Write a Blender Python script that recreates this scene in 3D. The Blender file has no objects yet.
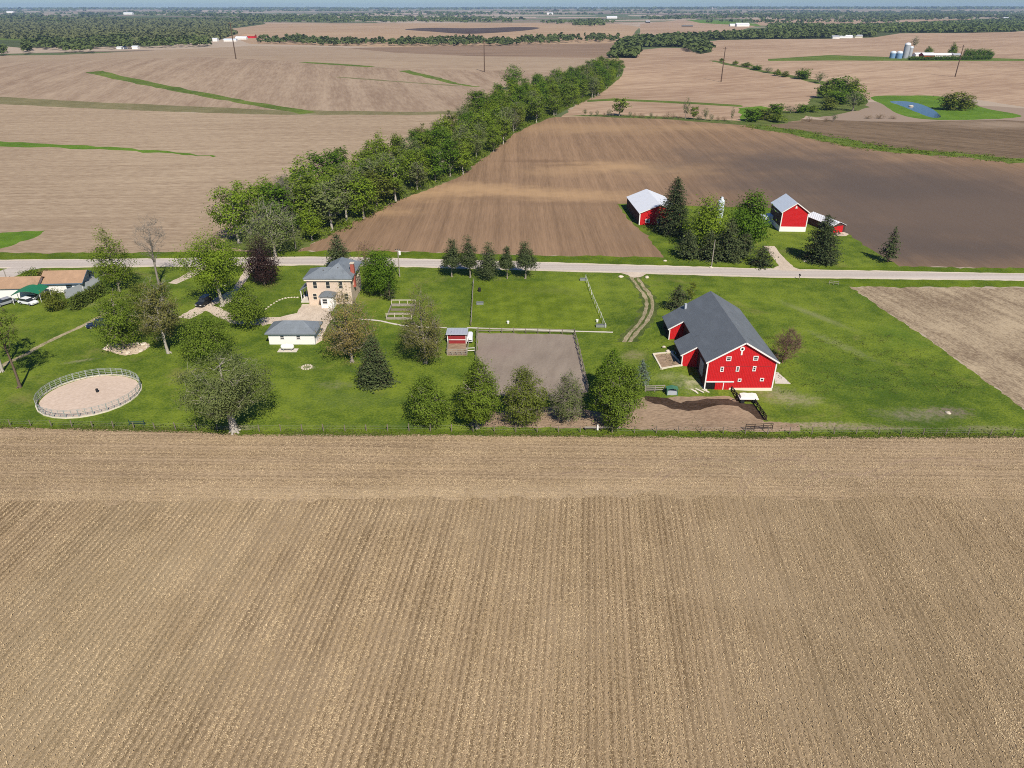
import bpy, math, random
import numpy as np
from mathutils import Vector
from mathutils.geometry import delaunay_2d_cdt

random.seed(7)
RNG = np.random.default_rng(7)
S = bpy.context.scene
COL = S.collection

# ------------------------------------------------------------------ camera numbers and terrain
F, HZ, CAMZ = 705.0, 6.0, 60.0
PITCH = math.atan((384 - HZ) / F)
CP, SP = math.cos(PITCH), math.sin(PITCH)


def sst(t):
    t = np.clip(t, 0, 1)
    return t * t * (3 - 2 * t)


HILLS = [(40, 425, 190, 80, 4.5), (70, 620, 260, 90, -3.0), (-330, 800, 300, 210, 9.0), (-330, 430, 240, 110, -2.5),
         (400, 850, 300, 180, 4.0), (-160, 560, 120, 60, 2.0), (250, 300, 90, 90, 2.0), (200, 420, 120, 50, -2.0),
         (-1500, 2600, 1200, 800, -6.0), (900, 2000, 700, 500, 6.0), (-300, 1900, 500, 250, 4.0)]


def hz(x, y):
    x = np.asarray(x, float); y = np.asarray(y, float)
    h = np.zeros(np.broadcast(x, y).shape)
    for cx, cy, sx, sy, a in HILLS:
        h = h + a * np.exp(-0.5 * (((x - cx) / sx) ** 2 + ((y - cy) / sy) ** 2))
    h = h * sst((y - 200) / 80)
    # the bank the big barn is built into
    h = h + 1.9 * sst((y - 110.5) / 7) * sst((152 - y) / 18) * sst((x - 20) / 10) * sst((46 - x) / 8)
    # far upland
    h = h + (14 + 16 * sst((x + 2000) / 9000)) * sst((y - 6500) / 4500)
    h = h + 5 * np.sin(x / 700.0 + 1.3) * np.sin(y / 1100.0) * sst((y - 1800) / 2500)
    return h


_T = np.geomspace(30, 15500, 300)


def ray(px, py):
    a = (px - 512) / F; b = (384 - py) / F
    return np.array([a, CP + b * SP, -SP + b * CP])


def P(px, py, up=0.0):
    """point of the ground (or a level `up` above it) seen at a pixel"""
    d = ray(px, py); d = d / math.hypot(d[0], d[1])
    X, Y, Z = d[0] * _T, d[1] * _T, CAMZ + d[2] * _T
    below = Z < hz(X, Y) + up
    if not below.any():
        k = len(_T) - 1
        return (float(X[k]), float(Y[k]), float(hz(X[k], Y[k])))
    k = int(np.argmax(below)); lo, hi = (_T[k - 1] if k else 0), _T[k]
    for _ in range(30):
        m = (lo + hi) / 2
        if CAMZ + d[2] * m < hz(d[0] * m, d[1] * m) + up: hi = m
        else: lo = m
    return (d[0] * hi, d[1] * hi, float(hz(d[0] * hi, d[1] * hi)))


def height_to(pt, py):
    """height above the point's ground of the level seen at pixel row py"""
    b = (384 - py) / F
    return CAMZ + (-SP + b * CP) / (CP + b * SP) * pt[1] - pt[2]


def ppm(pt):
    return F / (pt[1] * CP - (pt[2] - CAMZ) * SP)


def onplane(px, py, yp):
    d = ray(px, py); t = yp / d[1]
    return d[0] * t, CAMZ + d[2] * t


# ------------------------------------------------------------------ node helpers
class NT:
    def __init__(s, name):
        s.m = bpy.data.materials.new(name); s.m.use_nodes = True
        s.t = s.m.node_tree; s.t.nodes.clear()
        s.pos = s.n('ShaderNodeNewGeometry').outputs['Position']

    def n(s, typ, **kw):
        o = s.t.nodes.new(typ)
        for k, v in kw.items(): setattr(o, k, v)
        return o

    def set(s, sock, v):
        if isinstance(v, bpy.types.NodeSocket): s.t.links.new(v, sock)
        elif isinstance(v, (tuple, list)) and sock.type == 'RGBA': sock.default_value = (*v[:3], 1)
        else: sock.default_value = v

    def math(s, op, a, b=0.0, c=None):
        o = s.n('ShaderNodeMath', operation=op)
        s.set(o.inputs[0], a); s.set(o.inputs[1], b)
        if c is not None: s.set(o.inputs[2], c)
        return o.outputs[0]

    def rotated(s, rot, sx, sy, sz=1.0, src=None):
        o = s.n('ShaderNodeMapping', vector_type='POINT')
        s.set(o.inputs['Vector'], src or s.pos)
        # world is turned so the row direction becomes y, then scaled
        r = s.n('ShaderNodeVectorRotate', rotation_type='Z_AXIS'); s.set(r.inputs['Vector'], src or s.pos); r.inputs['Angle'].default_value = rot
        s.set(o.inputs['Vector'], r.outputs[0]); o.inputs['Scale'].default_value = (sx, sy, sz)
        return o.outputs[0]

    def noise(s, sx, sy=None, rot=0.0, detail=2.0, rough=0.55, dist=0.0, src=None):
        o = s.n('ShaderNodeTexNoise')
        o.inputs['Scale'].default_value = 1.0; o.inputs['Detail'].default_value = detail
        o.inputs['Roughness'].default_value = rough; o.inputs['Distortion'].default_value = dist
        s.set(o.inputs['Vector'], s.rotated(rot, sx, sx if sy is None else sy, sx, src))
        return o.outputs['Fac']

    def rng(s, v, a, b, c=0.0, d=1.0):
        o = s.n('ShaderNodeMapRange', interpolation_type='SMOOTHSTEP')
        s.set(o.inputs[0], v)
        for i, q in enumerate((a, b, c, d)): s.set(o.inputs[i + 1], q)
        return o.outputs[0]

    def mix(s, f, a, b):
        o = s.n('ShaderNodeMix', data_type='RGBA')
        s.set(o.inputs[0], f); s.set(o.inputs[6], a); s.set(o.inputs[7], b)
        return o.outputs[2]

    def wave(s, rot, period, wob=0.0, wobscale=0.05):
        v = s.rotated(rot, 1, 1)
        sp = s.n('ShaderNodeSeparateXYZ'); s.set(sp.inputs[0], v)
        u = sp.outputs[0]
        if wob: u = s.math('ADD', u, s.math('MULTIPLY', s.noise(wobscale), wob))
        return s.math('SINE', s.math('MULTIPLY', u, 2 * math.pi / period))

    def blob(s, cx, cy, rx, ry, rot=0.0, inner=0.0, ragged=0.55, scale=None):
        """soft edged patch of the ground itself, around a point of the world"""
        o = s.n('ShaderNodeVectorMath', operation='SUBTRACT'); s.set(o.inputs[0], s.pos); o.inputs[1].default_value = (cx, cy, 0)
        r = s.n('ShaderNodeVectorRotate', rotation_type='Z_AXIS'); s.set(r.inputs['Vector'], o.outputs[0]); r.inputs['Angle'].default_value = rot
        q = s.n('ShaderNodeVectorMath', operation='MULTIPLY'); s.set(q.inputs[0], r.outputs[0]); q.inputs[1].default_value = (1 / rx, 1 / ry, 0)
        l = s.n('ShaderNodeVectorMath', operation='LENGTH'); s.set(l.inputs[0], q.outputs[0])
        d = s.math('ADD', l.outputs['Value'], s.math('MULTIPLY', s.math('SUBTRACT', s.noise(scale or 2.2 / min(rx, ry), detail=4), 0.5), ragged * 2))
        return s.rng(d, inner, 1.0, 1.0, 0.0)

    def out(s, color, rough=0.9, spec=0.15, bump=None, bumpd=0.1, metal=0.0, trans=0.0):
        b = s.n('ShaderNodeBsdfPrincipled')
        s.set(b.inputs['Base Color'], color); s.set(b.inputs['Roughness'], rough)
        b.inputs['Specular IOR Level'].default_value = spec; b.inputs['Metallic'].default_value = metal
        if bump is not None:
            u = s.n('ShaderNodeBump'); u.inputs['Strength'].default_value = 1.0; u.inputs['Distance'].default_value = bumpd
            s.set(u.inputs['Height'], bump); s.t.links.new(u.outputs[0], b.inputs['Normal'])
        o = s.n('ShaderNodeOutputMaterial')
        if trans:
            tr = s.n('ShaderNodeBsdfTranslucent'); s.set(tr.inputs[0], color)
            mx = s.n('ShaderNodeMixShader'); mx.inputs[0].default_value = trans
            s.t.links.new(b.outputs[0], mx.inputs[1]); s.t.links.new(tr.outputs[0], mx.inputs[2])
            s.t.links.new(mx.outputs[0], o.inputs['Surface'])
        else:
            s.t.links.new(b.outputs[0], o.inputs['Surface'])
        return s.m


M = {}


def plain(name, col, rough=0.7, var=0.25, scale=1.5, spec=0.3, metal=0.0, bumpd=0.0):
    k = NT(name)
    f = k.noise(scale, detail=5, rough=0.65)
    c = k.mix(f, tuple(max(0, v * (1 - var)) for v in col), tuple(min(1, v * (1 + var)) for v in col))
    M[name] = k.out(c, rough, spec, f if bumpd else None, bumpd, metal)
    return M[name]


def ribbed(name, col, period=0.5, rough=0.45, spec=0.4, rot=0.0, var=0.12, metal=0.0, dirt=None):
    """sheet metal or board siding: ribs in the relief, streaks of wear in the colour"""
    k = NT(name)
    tc = k.n('ShaderNodeTexCoord').outputs['Object']
    sp = k.n('ShaderNodeSeparateXYZ'); k.set(sp.inputs[0], tc)
    u = k.math('ADD', sp.outputs[0], k.math('MULTIPLY', sp.outputs[1], 1.0))
    w = k.math('SINE', k.math('MULTIPLY', u, 2 * math.pi / period))
    f = k.noise(1.2, detail=5, src=tc)
    g = k.noise(3.0, 0.3, detail=3, src=tc)
    c = k.mix(f, tuple(v * (1 - var) for v in col), tuple(min(1, v * (1 + var)) for v in col))
    c = k.mix(k.rng(g, 0.55, 0.8, 0, 0.35), c, dirt or tuple(v * 0.6 for v in col))
    M[name] = k.out(c, rough, spec, w, 0.02, metal)
    return M[name]


def shingle(name, col, var=0.3):
    k = NT(name)
    tc = k.n('ShaderNodeTexCoord').outputs['Object']
    sp = k.n('ShaderNodeSeparateXYZ'); k.set(sp.inputs[0], tc)
    w = k.math('FRACT', k.math('MULTIPLY', sp.outputs[2], 6.0))
    f = k.noise(4.5, 4.5, detail=2, src=tc); g = k.noise(0.6, 0.25, detail=4, src=tc)
    c = k.mix(f, tuple(v * (1 - var) for v in col), tuple(v * (1 + var) for v in col))
    c = k.mix(k.rng(g, 0.45, 0.75, 0, 0.5), c, tuple(min(1, v * 1.35) for v in col))
    c = k.mix(k.rng(k.noise(0.45, detail=6, rough=0.7, src=tc), 0.56, 0.70, 0, 0.45), c, tuple(v * 0.55 for v in col))
    M[name] = k.out(c, 0.55, 0.4, w, 0.012)


def leaf(name, dark, light, trans=0.38, scale=0.45, hue=None):
    k = NT(name)
    ge = k.n('ShaderNodeNewGeometry'); oi = k.n('ShaderNodeObjectInfo')
    tc = k.n('ShaderNodeTexCoord').outputs['Object']
    f = k.noise(scale, detail=3, src=tc)
    v = k.math('ADD', k.math('MULTIPLY', ge.outputs['Random Per Island'], 0.55), k.math('MULTIPLY', k.rng(f, 0.3, 0.7), 0.45))
    c = k.mix(v, dark, light)
    c2 = k.mix(k.math('MULTIPLY', oi.outputs['Random'], 0.45), c, hue or tuple(0.5 * (a + b) * q for a, b, q in zip(dark, light, (1.3, 1.1, 0.8))))
    M[name] = k.out(c2, 0.75, 0.12, trans=trans)


# ------------------------------------------------------------------ materials
ROW = math.radians(5.6)          # the corn rows of the front field, clockwise from +Y


def field(name, dark, light, rot, streak=(0.5, 0.02), fine=(2.5, 0.6), k_streak=0.5, blobs=(), row=None, big=0.012, k_big=0.5, bumpd=0.08, warm=None, k_fine=1.7):
    k = NT(name)
    s1 = k.noise(*streak, rot=rot, detail=4, rough=0.6)
    s2 = k.noise(*fine, rot=rot, detail=3, rough=0.7)
    s3 = k.noise(big, detail=4, rough=0.55)
    v = k.math('ADD', k.math('MULTIPLY', k.math('SUBTRACT', s1, 0.5), k_streak * 2.2), k.math('MULTIPLY', k.math('SUBTRACT', s2, 0.5), k_fine))
    v = k.math('ADD', v, k.math('MULTIPLY', k.math('SUBTRACT', s3, 0.5), k_big * 2.5))
    if row:
        v = k.math('ADD', v, k.math('MULTIPLY', k.wave(rot, row[0], row[2] if len(row) > 2 else 0.0), row[1]))
    v = k.math('ADD', v, 0.5)
    c = k.mix(k.rng(v, 0.0, 1.0), dark, light)
    if warm: c = k.mix(k.rng(k.noise(big * 1.7, detail=3), 0.42, 0.68, 0, 0.55), c, warm)
    for b in blobs:
        (cx, cy, rx, ry), colr, st = b[0], b[1], b[2]
        m = k.blob(cx, cy, rx, ry, b[3] if len(b) > 3 else 0.0)
        c = k.mix(k.math('MULTIPLY', m, st), c, colr)
    M[name] = k.out(c, 0.95, 0.05, v, bumpd)


def bl(px, py, rx, ry, col, st, rot=0.0):
    p = P(px, py)
    return ((p[0], p[1], rx, ry), col, st, rot)


field('stubble_soil', (0.126, 0.084, 0.043), (0.40, 0.290, 0.172), ROW, streak=(0.75, 0.010), fine=(6.0, 2.6), k_streak=0.40, row=(0.76, 0.17), big=0.03, k_big=0.12, bumpd=0.05,
      warm=(0.33, 0.245, 0.15),
      blobs=[bl(950, 640, 30, 60, (0.22, 0.168, 0.098), 0.35), bl(60, 660, 25, 50, (0.40, 0.32, 0.19), 0.30)])
field('headland_soil', (0.172, 0.118, 0.068), (0.43, 0.315, 0.194), math.radians(91), streak=(0.9, 0.03), fine=(4.0, 1.6), k_streak=0.4, row=(0.9, 0.08), big=0.05, k_big=0.25, bumpd=0.05,
      blobs=[bl(300, 495, 60, 3, (0.50, 0.39, 0.25), 0.25, 0), bl(560, 492, 50, 3, (0.50, 0.39, 0.25), 0.25), bl(740, 465, 14, 5, (0.27, 0.21, 0.13), 0.35), bl(820, 470, 10, 5, (0.26, 0.2, 0.12), 0.3)])
field('tan_left', (0.2368, 0.1663, 0.1080), (0.4123, 0.3155, 0.2120), math.radians(88), streak=(0.35, 0.010), fine=(1.4, 0.25), k_streak=0.42, big=0.008, k_big=0.25,
      blobs=[bl(40, 225, 40, 12, (0.25, 0.18, 0.12), 0.4)])
field('tan_hill', (0.2193, 0.1492, 0.1000), (0.3860, 0.2899, 0.2000), math.radians(-13), streak=(0.11, 0.005), fine=(0.5, 0.05), k_streak=0.36, k_fine=1.0, big=0.006, k_big=0.25, row=(24.0, 0.06, 30.0))
field('tan_upper', (0.2544, 0.1790, 0.1200), (0.3860, 0.2941, 0.2000), math.radians(80), streak=(0.06, 0.004), fine=(0.5, 0.06), k_streak=0.35, big=0.005, k_big=0.2)
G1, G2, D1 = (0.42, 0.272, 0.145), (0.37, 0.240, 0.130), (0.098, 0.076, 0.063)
field('brown_north', (0.150, 0.096, 0.058), (0.330, 0.212, 0.126), 0.0, streak=(0.55, 0.004), fine=(2.4, 0.10), k_streak=0.34, k_fine=0.7, big=0.010, k_big=0.28, row=(9.0, 0.045, 3.0),
      blobs=[bl(600, 128, 70, 30, G2, 0.6), bl(700, 127, 40, 16, G2, 0.5), bl(425, 196, 26, 12, G1, 0.6), bl(470, 188, 34, 13, G1, 0.75), bl(530, 193, 40, 12, G1, 0.7), bl(590, 197, 36, 11, G1, 0.55), bl(380, 212, 20, 9, G1, 0.5),
             bl(610, 166, 36, 15, G1, 0.65), bl(665, 170, 36, 16, G1, 0.5), bl(560, 172, 24, 12, G2, 0.5), bl(540, 161, 26, 5, (0.15, 0.093, 0.055), 0.6), bl(570, 165, 20, 4, (0.15, 0.093, 0.055), 0.45),
             bl(480, 198, 34, 5, (0.18, 0.115, 0.07), 0.5), bl(560, 204, 34, 5, (0.18, 0.115, 0.07), 0.45),
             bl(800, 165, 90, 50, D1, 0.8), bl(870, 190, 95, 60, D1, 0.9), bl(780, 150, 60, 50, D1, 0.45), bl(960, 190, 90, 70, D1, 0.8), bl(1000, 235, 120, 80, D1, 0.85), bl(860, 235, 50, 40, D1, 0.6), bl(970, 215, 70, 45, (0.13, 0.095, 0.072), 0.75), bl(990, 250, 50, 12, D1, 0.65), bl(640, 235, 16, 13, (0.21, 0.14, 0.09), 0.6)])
field('brown_east', (0.1008, 0.0696, 0.0438), (0.2088, 0.1456, 0.0912), math.radians(-48), streak=(0.12, 0.006), fine=(0.8, 0.12), k_streak=0.4, big=0.008, k_big=0.35,
      blobs=[bl(1010, 125, 60, 25, (0.36, 0.27, 0.19), 0.6)])
field('tan_right', (0.1704, 0.1205, 0.0773), (0.4259, 0.3342, 0.2177), math.radians(-15), streak=(0.55, 0.05), fine=(2.4, 1.0), k_streak=0.5, big=0.07, k_big=0.6)
field('tan_far', (0.2754, 0.1784, 0.1160), (0.4315, 0.3077, 0.2040), math.radians(60), streak=(0.03, 0.004), fine=(0.2, 0.03), k_streak=0.45, big=0.004, k_big=0.35)
field('pink_far', (0.3000, 0.1950, 0.1230), (0.4200, 0.3000, 0.1845), math.radians(85), streak=(0.02, 0.002), fine=(0.1, 0.01), k_streak=0.3, big=0.003, k_big=0.3)
field('plum_far', (0.1700, 0.1150, 0.0779), (0.3000, 0.2050, 0.1353), math.radians(85), streak=(0.02, 0.002), fine=(0.1, 0.01), k_streak=0.3, big=0.003, k_big=0.3)
field('cloud_shadow_far', (0.055, 0.04, 0.036), (0.10, 0.07, 0.06), math.radians(85), streak=(0.02, 0.002), fine=(0.1, 0.01), k_streak=0.3, big=0.003, k_big=0.3)  # cloud shadow on the far plain, painted as darker ground
field('arena_dirt', (0.1932, 0.1530, 0.1204), (0.3024, 0.2475, 0.1935), math.radians(10), streak=(0.6, 0.15), fine=(3, 1.5), k_streak=0.35, k_fine=0.6, big=0.10, k_big=0.3,
      blobs=[bl(500, 350, 7, 6, (0.24, 0.175, 0.145), 0.45)])
field('corral_dirt', (0.2100, 0.1440, 0.0935), (0.3600, 0.2592, 0.1700), math.radians(80), streak=(0.7, 0.15), fine=(2.5, 1.0), k_streak=0.4, big=0.10, k_big=0.4)
field('wet_muck', (0.035, 0.022, 0.014), (0.085, 0.055, 0.038), math.radians(80), streak=(0.7, 0.15), fine=(2.5, 1.5), k_streak=0.4, big=0.2, k_big=0.4)
field('pen_sand', (0.47, 0.36, 0.275), (0.60, 0.475, 0.375), 0.3, streak=(0.4, 0.2), fine=(2, 1.5), k_streak=0.25, big=0.10, k_big=0.2, bumpd=0.02)
field('gravel', (0.40, 0.32, 0.24), (0.66, 0.55, 0.43), 0.2, streak=(0.5, 0.3), fine=(4, 3), k_streak=0.4, big=0.15, k_big=0.3, bumpd=0.03)
field('track_gravel', (0.17, 0.150, 0.070), (0.42, 0.345, 0.22), 0.2, streak=(0.8, 0.4), fine=(3, 2), k_streak=0.5, big=0.2, k_big=0.4, bumpd=0.03)
field('concrete', (0.48, 0.42, 0.35), (0.62, 0.56, 0.48), 0.2, streak=(0.5, 0.3), fine=(4, 3), k_streak=0.3, big=0.15, k_big=0.2, bumpd=0.01)
field('road_chip', (0.40, 0.345, 0.295), (0.53, 0.47, 0.41), math.radians(89), streak=(0.55, 0.006), fine=(4, 1.5), k_streak=0.8, big=0.03, k_big=0.2, bumpd=0.01)
field('road_shoulder', (0.45, 0.38, 0.29), (0.64, 0.55, 0.44), math.radians(89), streak=(0.9, 0.04), fine=(4, 2), k_streak=0.4, big=0.1, k_big=0.3, bumpd=0.02)
field('rock_bed', (0.40, 0.31, 0.21), (0.62, 0.50, 0.37), 0.4, streak=(0.5, 0.4), fine=(2, 1.6), k_streak=0.5, big=0.3, k_big=0.4)


def grass(name, dark, light, dry, kdry=0.4, stripe=None, blobs=(), big=0.035):
    k = NT(name)
    a = k.noise(big, detail=5, rough=0.62); b = k.noise(0.22, detail=4, rough=0.65); cfin = k.noise(2.6, detail=3, rough=0.7)
    v = k.math('ADD', k.math('MULTIPLY', k.math('SUBTRACT', a, 0.5), 1.6), k.math('MULTIPLY', k.math('SUBTRACT', b, 0.5), 1.5))
    v = k.math('ADD', v, k.math('MULTIPLY', k.math('SUBTRACT', cfin, 0.5), 1.5))
    if stripe: v = k.math('ADD', v, k.math('MULTIPLY', k.wave(stripe[0], stripe[1], 0.6), stripe[2]))
    v = k.math('ADD', v, 0.5)
    c = k.mix(k.rng(v, 0, 1), dark, light)
    d = k.noise(big * 2.1, detail=6, rough=0.68, dist=0.6)
    c = k.mix(k.rng(d, 0.55, 0.75, 0, kdry), c, dry)
    for q in blobs:
        (cx, cy, rx, ry), colr, st = q[0], q[1], q[2]
        c = k.mix(k.math('MULTIPLY', k.math('MULTIPLY', k.blob(cx, cy, rx, ry, q[3] if len(q) > 3 else 0.0, ragged=0.8), k.rng(k.noise(1.1, detail=6, rough=0.7), 0.36, 0.58, 0.25, 1.0)), st * 1.15), c, colr)
    M[name] = k.out(c, 0.9, 0.08, v, 0.10)


GB = (0.29, 0.24, 0.15)
grass('lawn', (0.055, 0.095, 0.010), (0.166, 0.212, 0.022), (0.225, 0.20, 0.065), 0.7, blobs=[
    bl(947, 412, 6, 2.4, (0.20, 0.155, 0.115), 0.95), bl(915, 415, 9, 3.2, (0.20, 0.18, 0.11), 0.75), bl(985, 428, 8, 1.2, (0.24, 0.21, 0.12), 0.6),
    bl(810, 425, 14, 1.4, (0.33, 0.25, 0.18), 0.9), bl(860, 428, 14, 1.2, (0.27, 0.21, 0.14), 0.7),
    bl(815, 315, 2.0, 14, (0.235, 0.235, 0.11), 0.65, -0.55), bl(840, 345, 2.2, 12, (0.215, 0.22, 0.10), 0.5, -0.5),
    bl(900, 335, 8, 9, (0.065, 0.125, 0.014), 0.6), bl(880, 300, 9, 9, (0.07, 0.13, 0.015), 0.45), bl(850, 380, 16, 12, (0.055, 0.10, 0.013), 0.6),
    bl(800, 400, 6, 3, (0.30, 0.255, 0.15), 0.6), bl(80, 361, 4, 0.9, (0.24, 0.22, 0.12), 0.7, -0.4), bl(88, 305, 6, 2.2, (0.22, 0.22, 0.10), 0.6, -0.35),
    bl(307, 367, 2.2, 1.4, (0.34, 0.31, 0.20), 0.6), bl(335, 385, 5, 2.5, (0.19, 0.20, 0.075), 0.6), bl(350, 400, 14, 5, (0.105, 0.145, 0.03), 0.5),
    bl(690, 387, 4, 3, (0.36, 0.32, 0.19), 0.75), bl(668, 378, 4, 2.0, (0.26, 0.26, 0.11), 0.6), bl(632, 358, 4, 4, (0.24, 0.21, 0.10), 0.8),
    bl(236, 428, 5, 1.5, (0.31, 0.26, 0.16), 0.7), bl(780, 395, 5, 5, (0.32, 0.27, 0.17), 0.5)])
grass('lawn_paddock', (0.080, 0.118, 0.009), (0.176, 0.224, 0.021), (0.16, 0.175, 0.045), 0.4, stripe=(math.radians(-2), 2.4, 0.04), blobs=[bl(560, 315, 3, 2, (0.05, 0.085, 0.012), 0.6), bl(540, 290, 14, 4, (0.145, 0.175, 0.03), 0.4)])
grass('verge', (0.052, 0.088, 0.006), (0.13, 0.18, 0.012), (0.15, 0.155, 0.05), 0.5, big=0.06)
grass('waterway', (0.065, 0.10, 0.016), (0.14, 0.185, 0.03), (0.19, 0.17, 0.07), 0.6, big=0.03)
grass('rough', (0.06, 0.085, 0.018), (0.135, 0.16, 0.04), (0.20, 0.165, 0.09), 0.7, big=0.05)
grass('faint_grass', (0.14, 0.125, 0.055), (0.22, 0.19, 0.095), (0.25, 0.19, 0.115), 0.7, big=0.02)
grass('bright_grass', (0.07, 0.135, 0.012), (0.125, 0.215, 0.02), (0.15, 0.18, 0.04), 0.3, big=0.03)

grass('wood_floor', (0.045, 0.058, 0.022), (0.095, 0.115, 0.040), (0.13, 0.12, 0.06), 0.4, big=0.01)
# patchwork of the country far off
k = NT('far_patchwork')
vo = k.n('ShaderNodeTexVoronoi', feature='F1'); vo.inputs['Scale'].default_value = 1.0
k.set(vo.inputs['Vector'], k.rotated(0.2, 1 / 900.0, 1 / 620.0))
sp = k.n('ShaderNodeSeparateColor'); k.set(sp.inputs[0], vo.outputs['Color'])
nn = k.noise(0.004, 0.03, rot=1.4, detail=4)
c = k.mix(k.rng(sp.outputs[0], 0.30, 0.34), (0.30, 0.22, 0.165), (0.42, 0.33, 0.25))
c = k.mix(k.rng(sp.outputs[1], 0.62, 0.64), c, (0.085, 0.12, 0.045))
c = k.mix(k.rng(sp.outputs[2], 0.80, 0.82), c, (0.17, 0.125, 0.10))
c = k.mix(k.math('MULTIPLY', nn, 0.35), c, (0.19, 0.16, 0.10))
M['far_patchwork'] = k.out(c, 0.95, 0.05)

k = NT('water')
M['water'] = k.out((0.03, 0.048, 0.065), 0.14, 0.5, k.noise(0.8, detail=3), 0.02)

leaf('leaf_mid', (0.0530, 0.0932, 0.0091), (0.2226, 0.3078, 0.0348))
leaf('leaf_bright', (0.0680, 0.1201, 0.0091), (0.2673, 0.3741, 0.0321))
leaf('leaf_lush', (0.0393, 0.0847, 0.0068), (0.1516, 0.2661, 0.0213))
leaf('leaf_yellow', (0.072, 0.098, 0.013), (0.200, 0.238, 0.038))
leaf('leaf_olive', (0.0937, 0.0960, 0.0227), (0.2941, 0.2745, 0.0736), hue=(0.12, 0.115, 0.04))
leaf('leaf_grey', (0.0896, 0.1210, 0.0314), (0.2365, 0.2860, 0.0858), hue=(0.14, 0.145, 0.06))
leaf('leaf_bronze', (0.1436, 0.1129, 0.0340), (0.4099, 0.3244, 0.1069), hue=(0.16, 0.12, 0.055))
leaf('leaf_purple', (0.0250, 0.0125, 0.0125), (0.0775, 0.0375, 0.0325), hue=(0.04, 0.022, 0.018))
leaf('needle_dark', (0.0198, 0.0330, 0.0110), (0.0704, 0.0902, 0.0308), trans=0.1, hue=(0.045, 0.058, 0.02))
leaf('needle_grey', (0.028, 0.044, 0.014), (0.105, 0.130, 0.046), trans=0.1, hue=(0.065, 0.080, 0.030))
leaf('needle_blue', (0.0660, 0.0935, 0.0660), (0.1815, 0.2255, 0.1705), trans=0.1, hue=(0.11, 0.14, 0.10))
leaf('needle_hedge', (0.0440, 0.0682, 0.0110), (0.1320, 0.1760, 0.0330), trans=0.15)
leaf('blossom', (0.3000, 0.2900, 0.2000), (0.5500, 0.5400, 0.4000))
leaf('far_leaf', (0.072, 0.100, 0.024), (0.130, 0.170, 0.044), trans=0.1, scale=0.01, hue=(0.05, 0.06, 0.026))
leaf('far_leaf_grey', (0.115, 0.130, 0.040), (0.170, 0.190, 0.062), trans=0.1, scale=0.01, hue=(0.07, 0.066, 0.04))
leaf('straw', (0.36, 0.26, 0.14), (0.70, 0.542, 0.33), trans=0.12, scale=0.15, hue=(0.55, 0.41, 0.23))
leaf('blade', (0.0550, 0.0850, 0.0120), (0.1700, 0.2000, 0.0450), trans=0.3, scale=0.2, hue=(0.16, 0.14, 0.05))
plain('bark_grey', (0.25, 0.215, 0.17), 0.9, 0.4, 3.0, 0.1)
plain('bark_pale', (0.38, 0.34, 0.28), 0.9, 0.3, 2.0, 0.1)
plain('bark_brown', (0.13, 0.095, 0.065), 0.9, 0.4, 3.0, 0.1)
plain('twig_grey', (0.23, 0.20, 0.165), 0.9, 0.3, 1.0, 0.1)
plain('twig_red', (0.19, 0.115, 0.085), 0.9, 0.3, 1.0, 0.1)
ribbed('barn_red', (0.51, 0.017, 0.019), 0.28, 0.75, 0.1, var=0.16, dirt=(0.38, 0.014, 0.016))
plain('barn_red_dull', (0.26, 0.030, 0.032), 0.8, 0.3, 1.0, 0.15)
plain('trim_white', (0.74, 0.70, 0.65), 0.6, 0.08, 1.5, 0.3)
plain('white_wall', (0.78, 0.75, 0.70), 0.6, 0.05, 1.0, 0.3)
plain('cream', (0.72, 0.64, 0.50), 0.7, 0.10, 1.0, 0.3)
shingle('slate_roof', (0.132, 0.143, 0.150), 0.3)
shingle('slate_roof_blue', (0.165, 0.185, 0.200), 0.3)
shingle('tan_roof', (0.34, 0.215, 0.13), 0.25)
ribbed('metal_white', (0.74, 0.75, 0.76), 0.9, 0.35, 0.4, var=0.05)
ribbed('metal_blue_white', (0.62, 0.67, 0.72), 0.9, 0.35, 0.4, var=0.06)
ribbed('metal_grey', (0.40, 0.42, 0.46), 0.6, 0.45, 0.4, var=0.1)
ribbed('siding_dark_and_shade', (0.075, 0.036, 0.030), 0.3, 0.8, 0.2, var=0.15)  # dark siding; on the barns' long sides it carries painted shade
plain('dark_opening', (0.012, 0.011, 0.010), 0.9, 0.3, 1.0, 0.1)
plain('glass_dark', (0.03, 0.035, 0.04), 0.15, 0.2, 1.0, 0.5)
plain('grey_wood', (0.30, 0.26, 0.215), 0.9, 0.35, 2.5, 0.1)
plain('dark_wood', (0.045, 0.034, 0.026), 0.9, 0.35, 2.5, 0.1)
plain('pale_wood', (0.62, 0.55, 0.42), 0.85, 0.25, 3.0, 0.1)
plain('post_wood', (0.20, 0.165, 0.125), 0.9, 0.35, 2.5, 0.1)
plain('pole_wood', (0.10, 0.065, 0.045), 0.9, 0.3, 1.0, 0.1)
plain('grey_board', (0.36, 0.38, 0.40), 0.85, 0.15, 1.5, 0.2)
plain('steel', (0.42, 0.43, 0.43), 0.4, 0.15, 3.0, 0.5, 0.6)
plain('pen_rail', (0.33, 0.35, 0.32), 0.5, 0.15, 3.0, 0.4)
plain('green_tarp', (0.015, 0.16, 0.075), 0.6, 0.15, 1.0, 0.3)
plain('green_dark', (0.035, 0.07, 0.045), 0.7, 0.2, 1.0, 0.2)
plain('green_paint', (0.06, 0.17, 0.10), 0.6, 0.2, 1.0, 0.3)
plain('blue_trim', (0.09, 0.14, 0.19), 0.7, 0.15, 1.0, 0.3)
plain('silo_blue', (0.16, 0.27, 0.42), 0.4, 0.15, 0.2, 0.4)
plain('silo_grey', (0.33, 0.34, 0.36), 0.7, 0.2, 0.2, 0.2)
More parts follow.
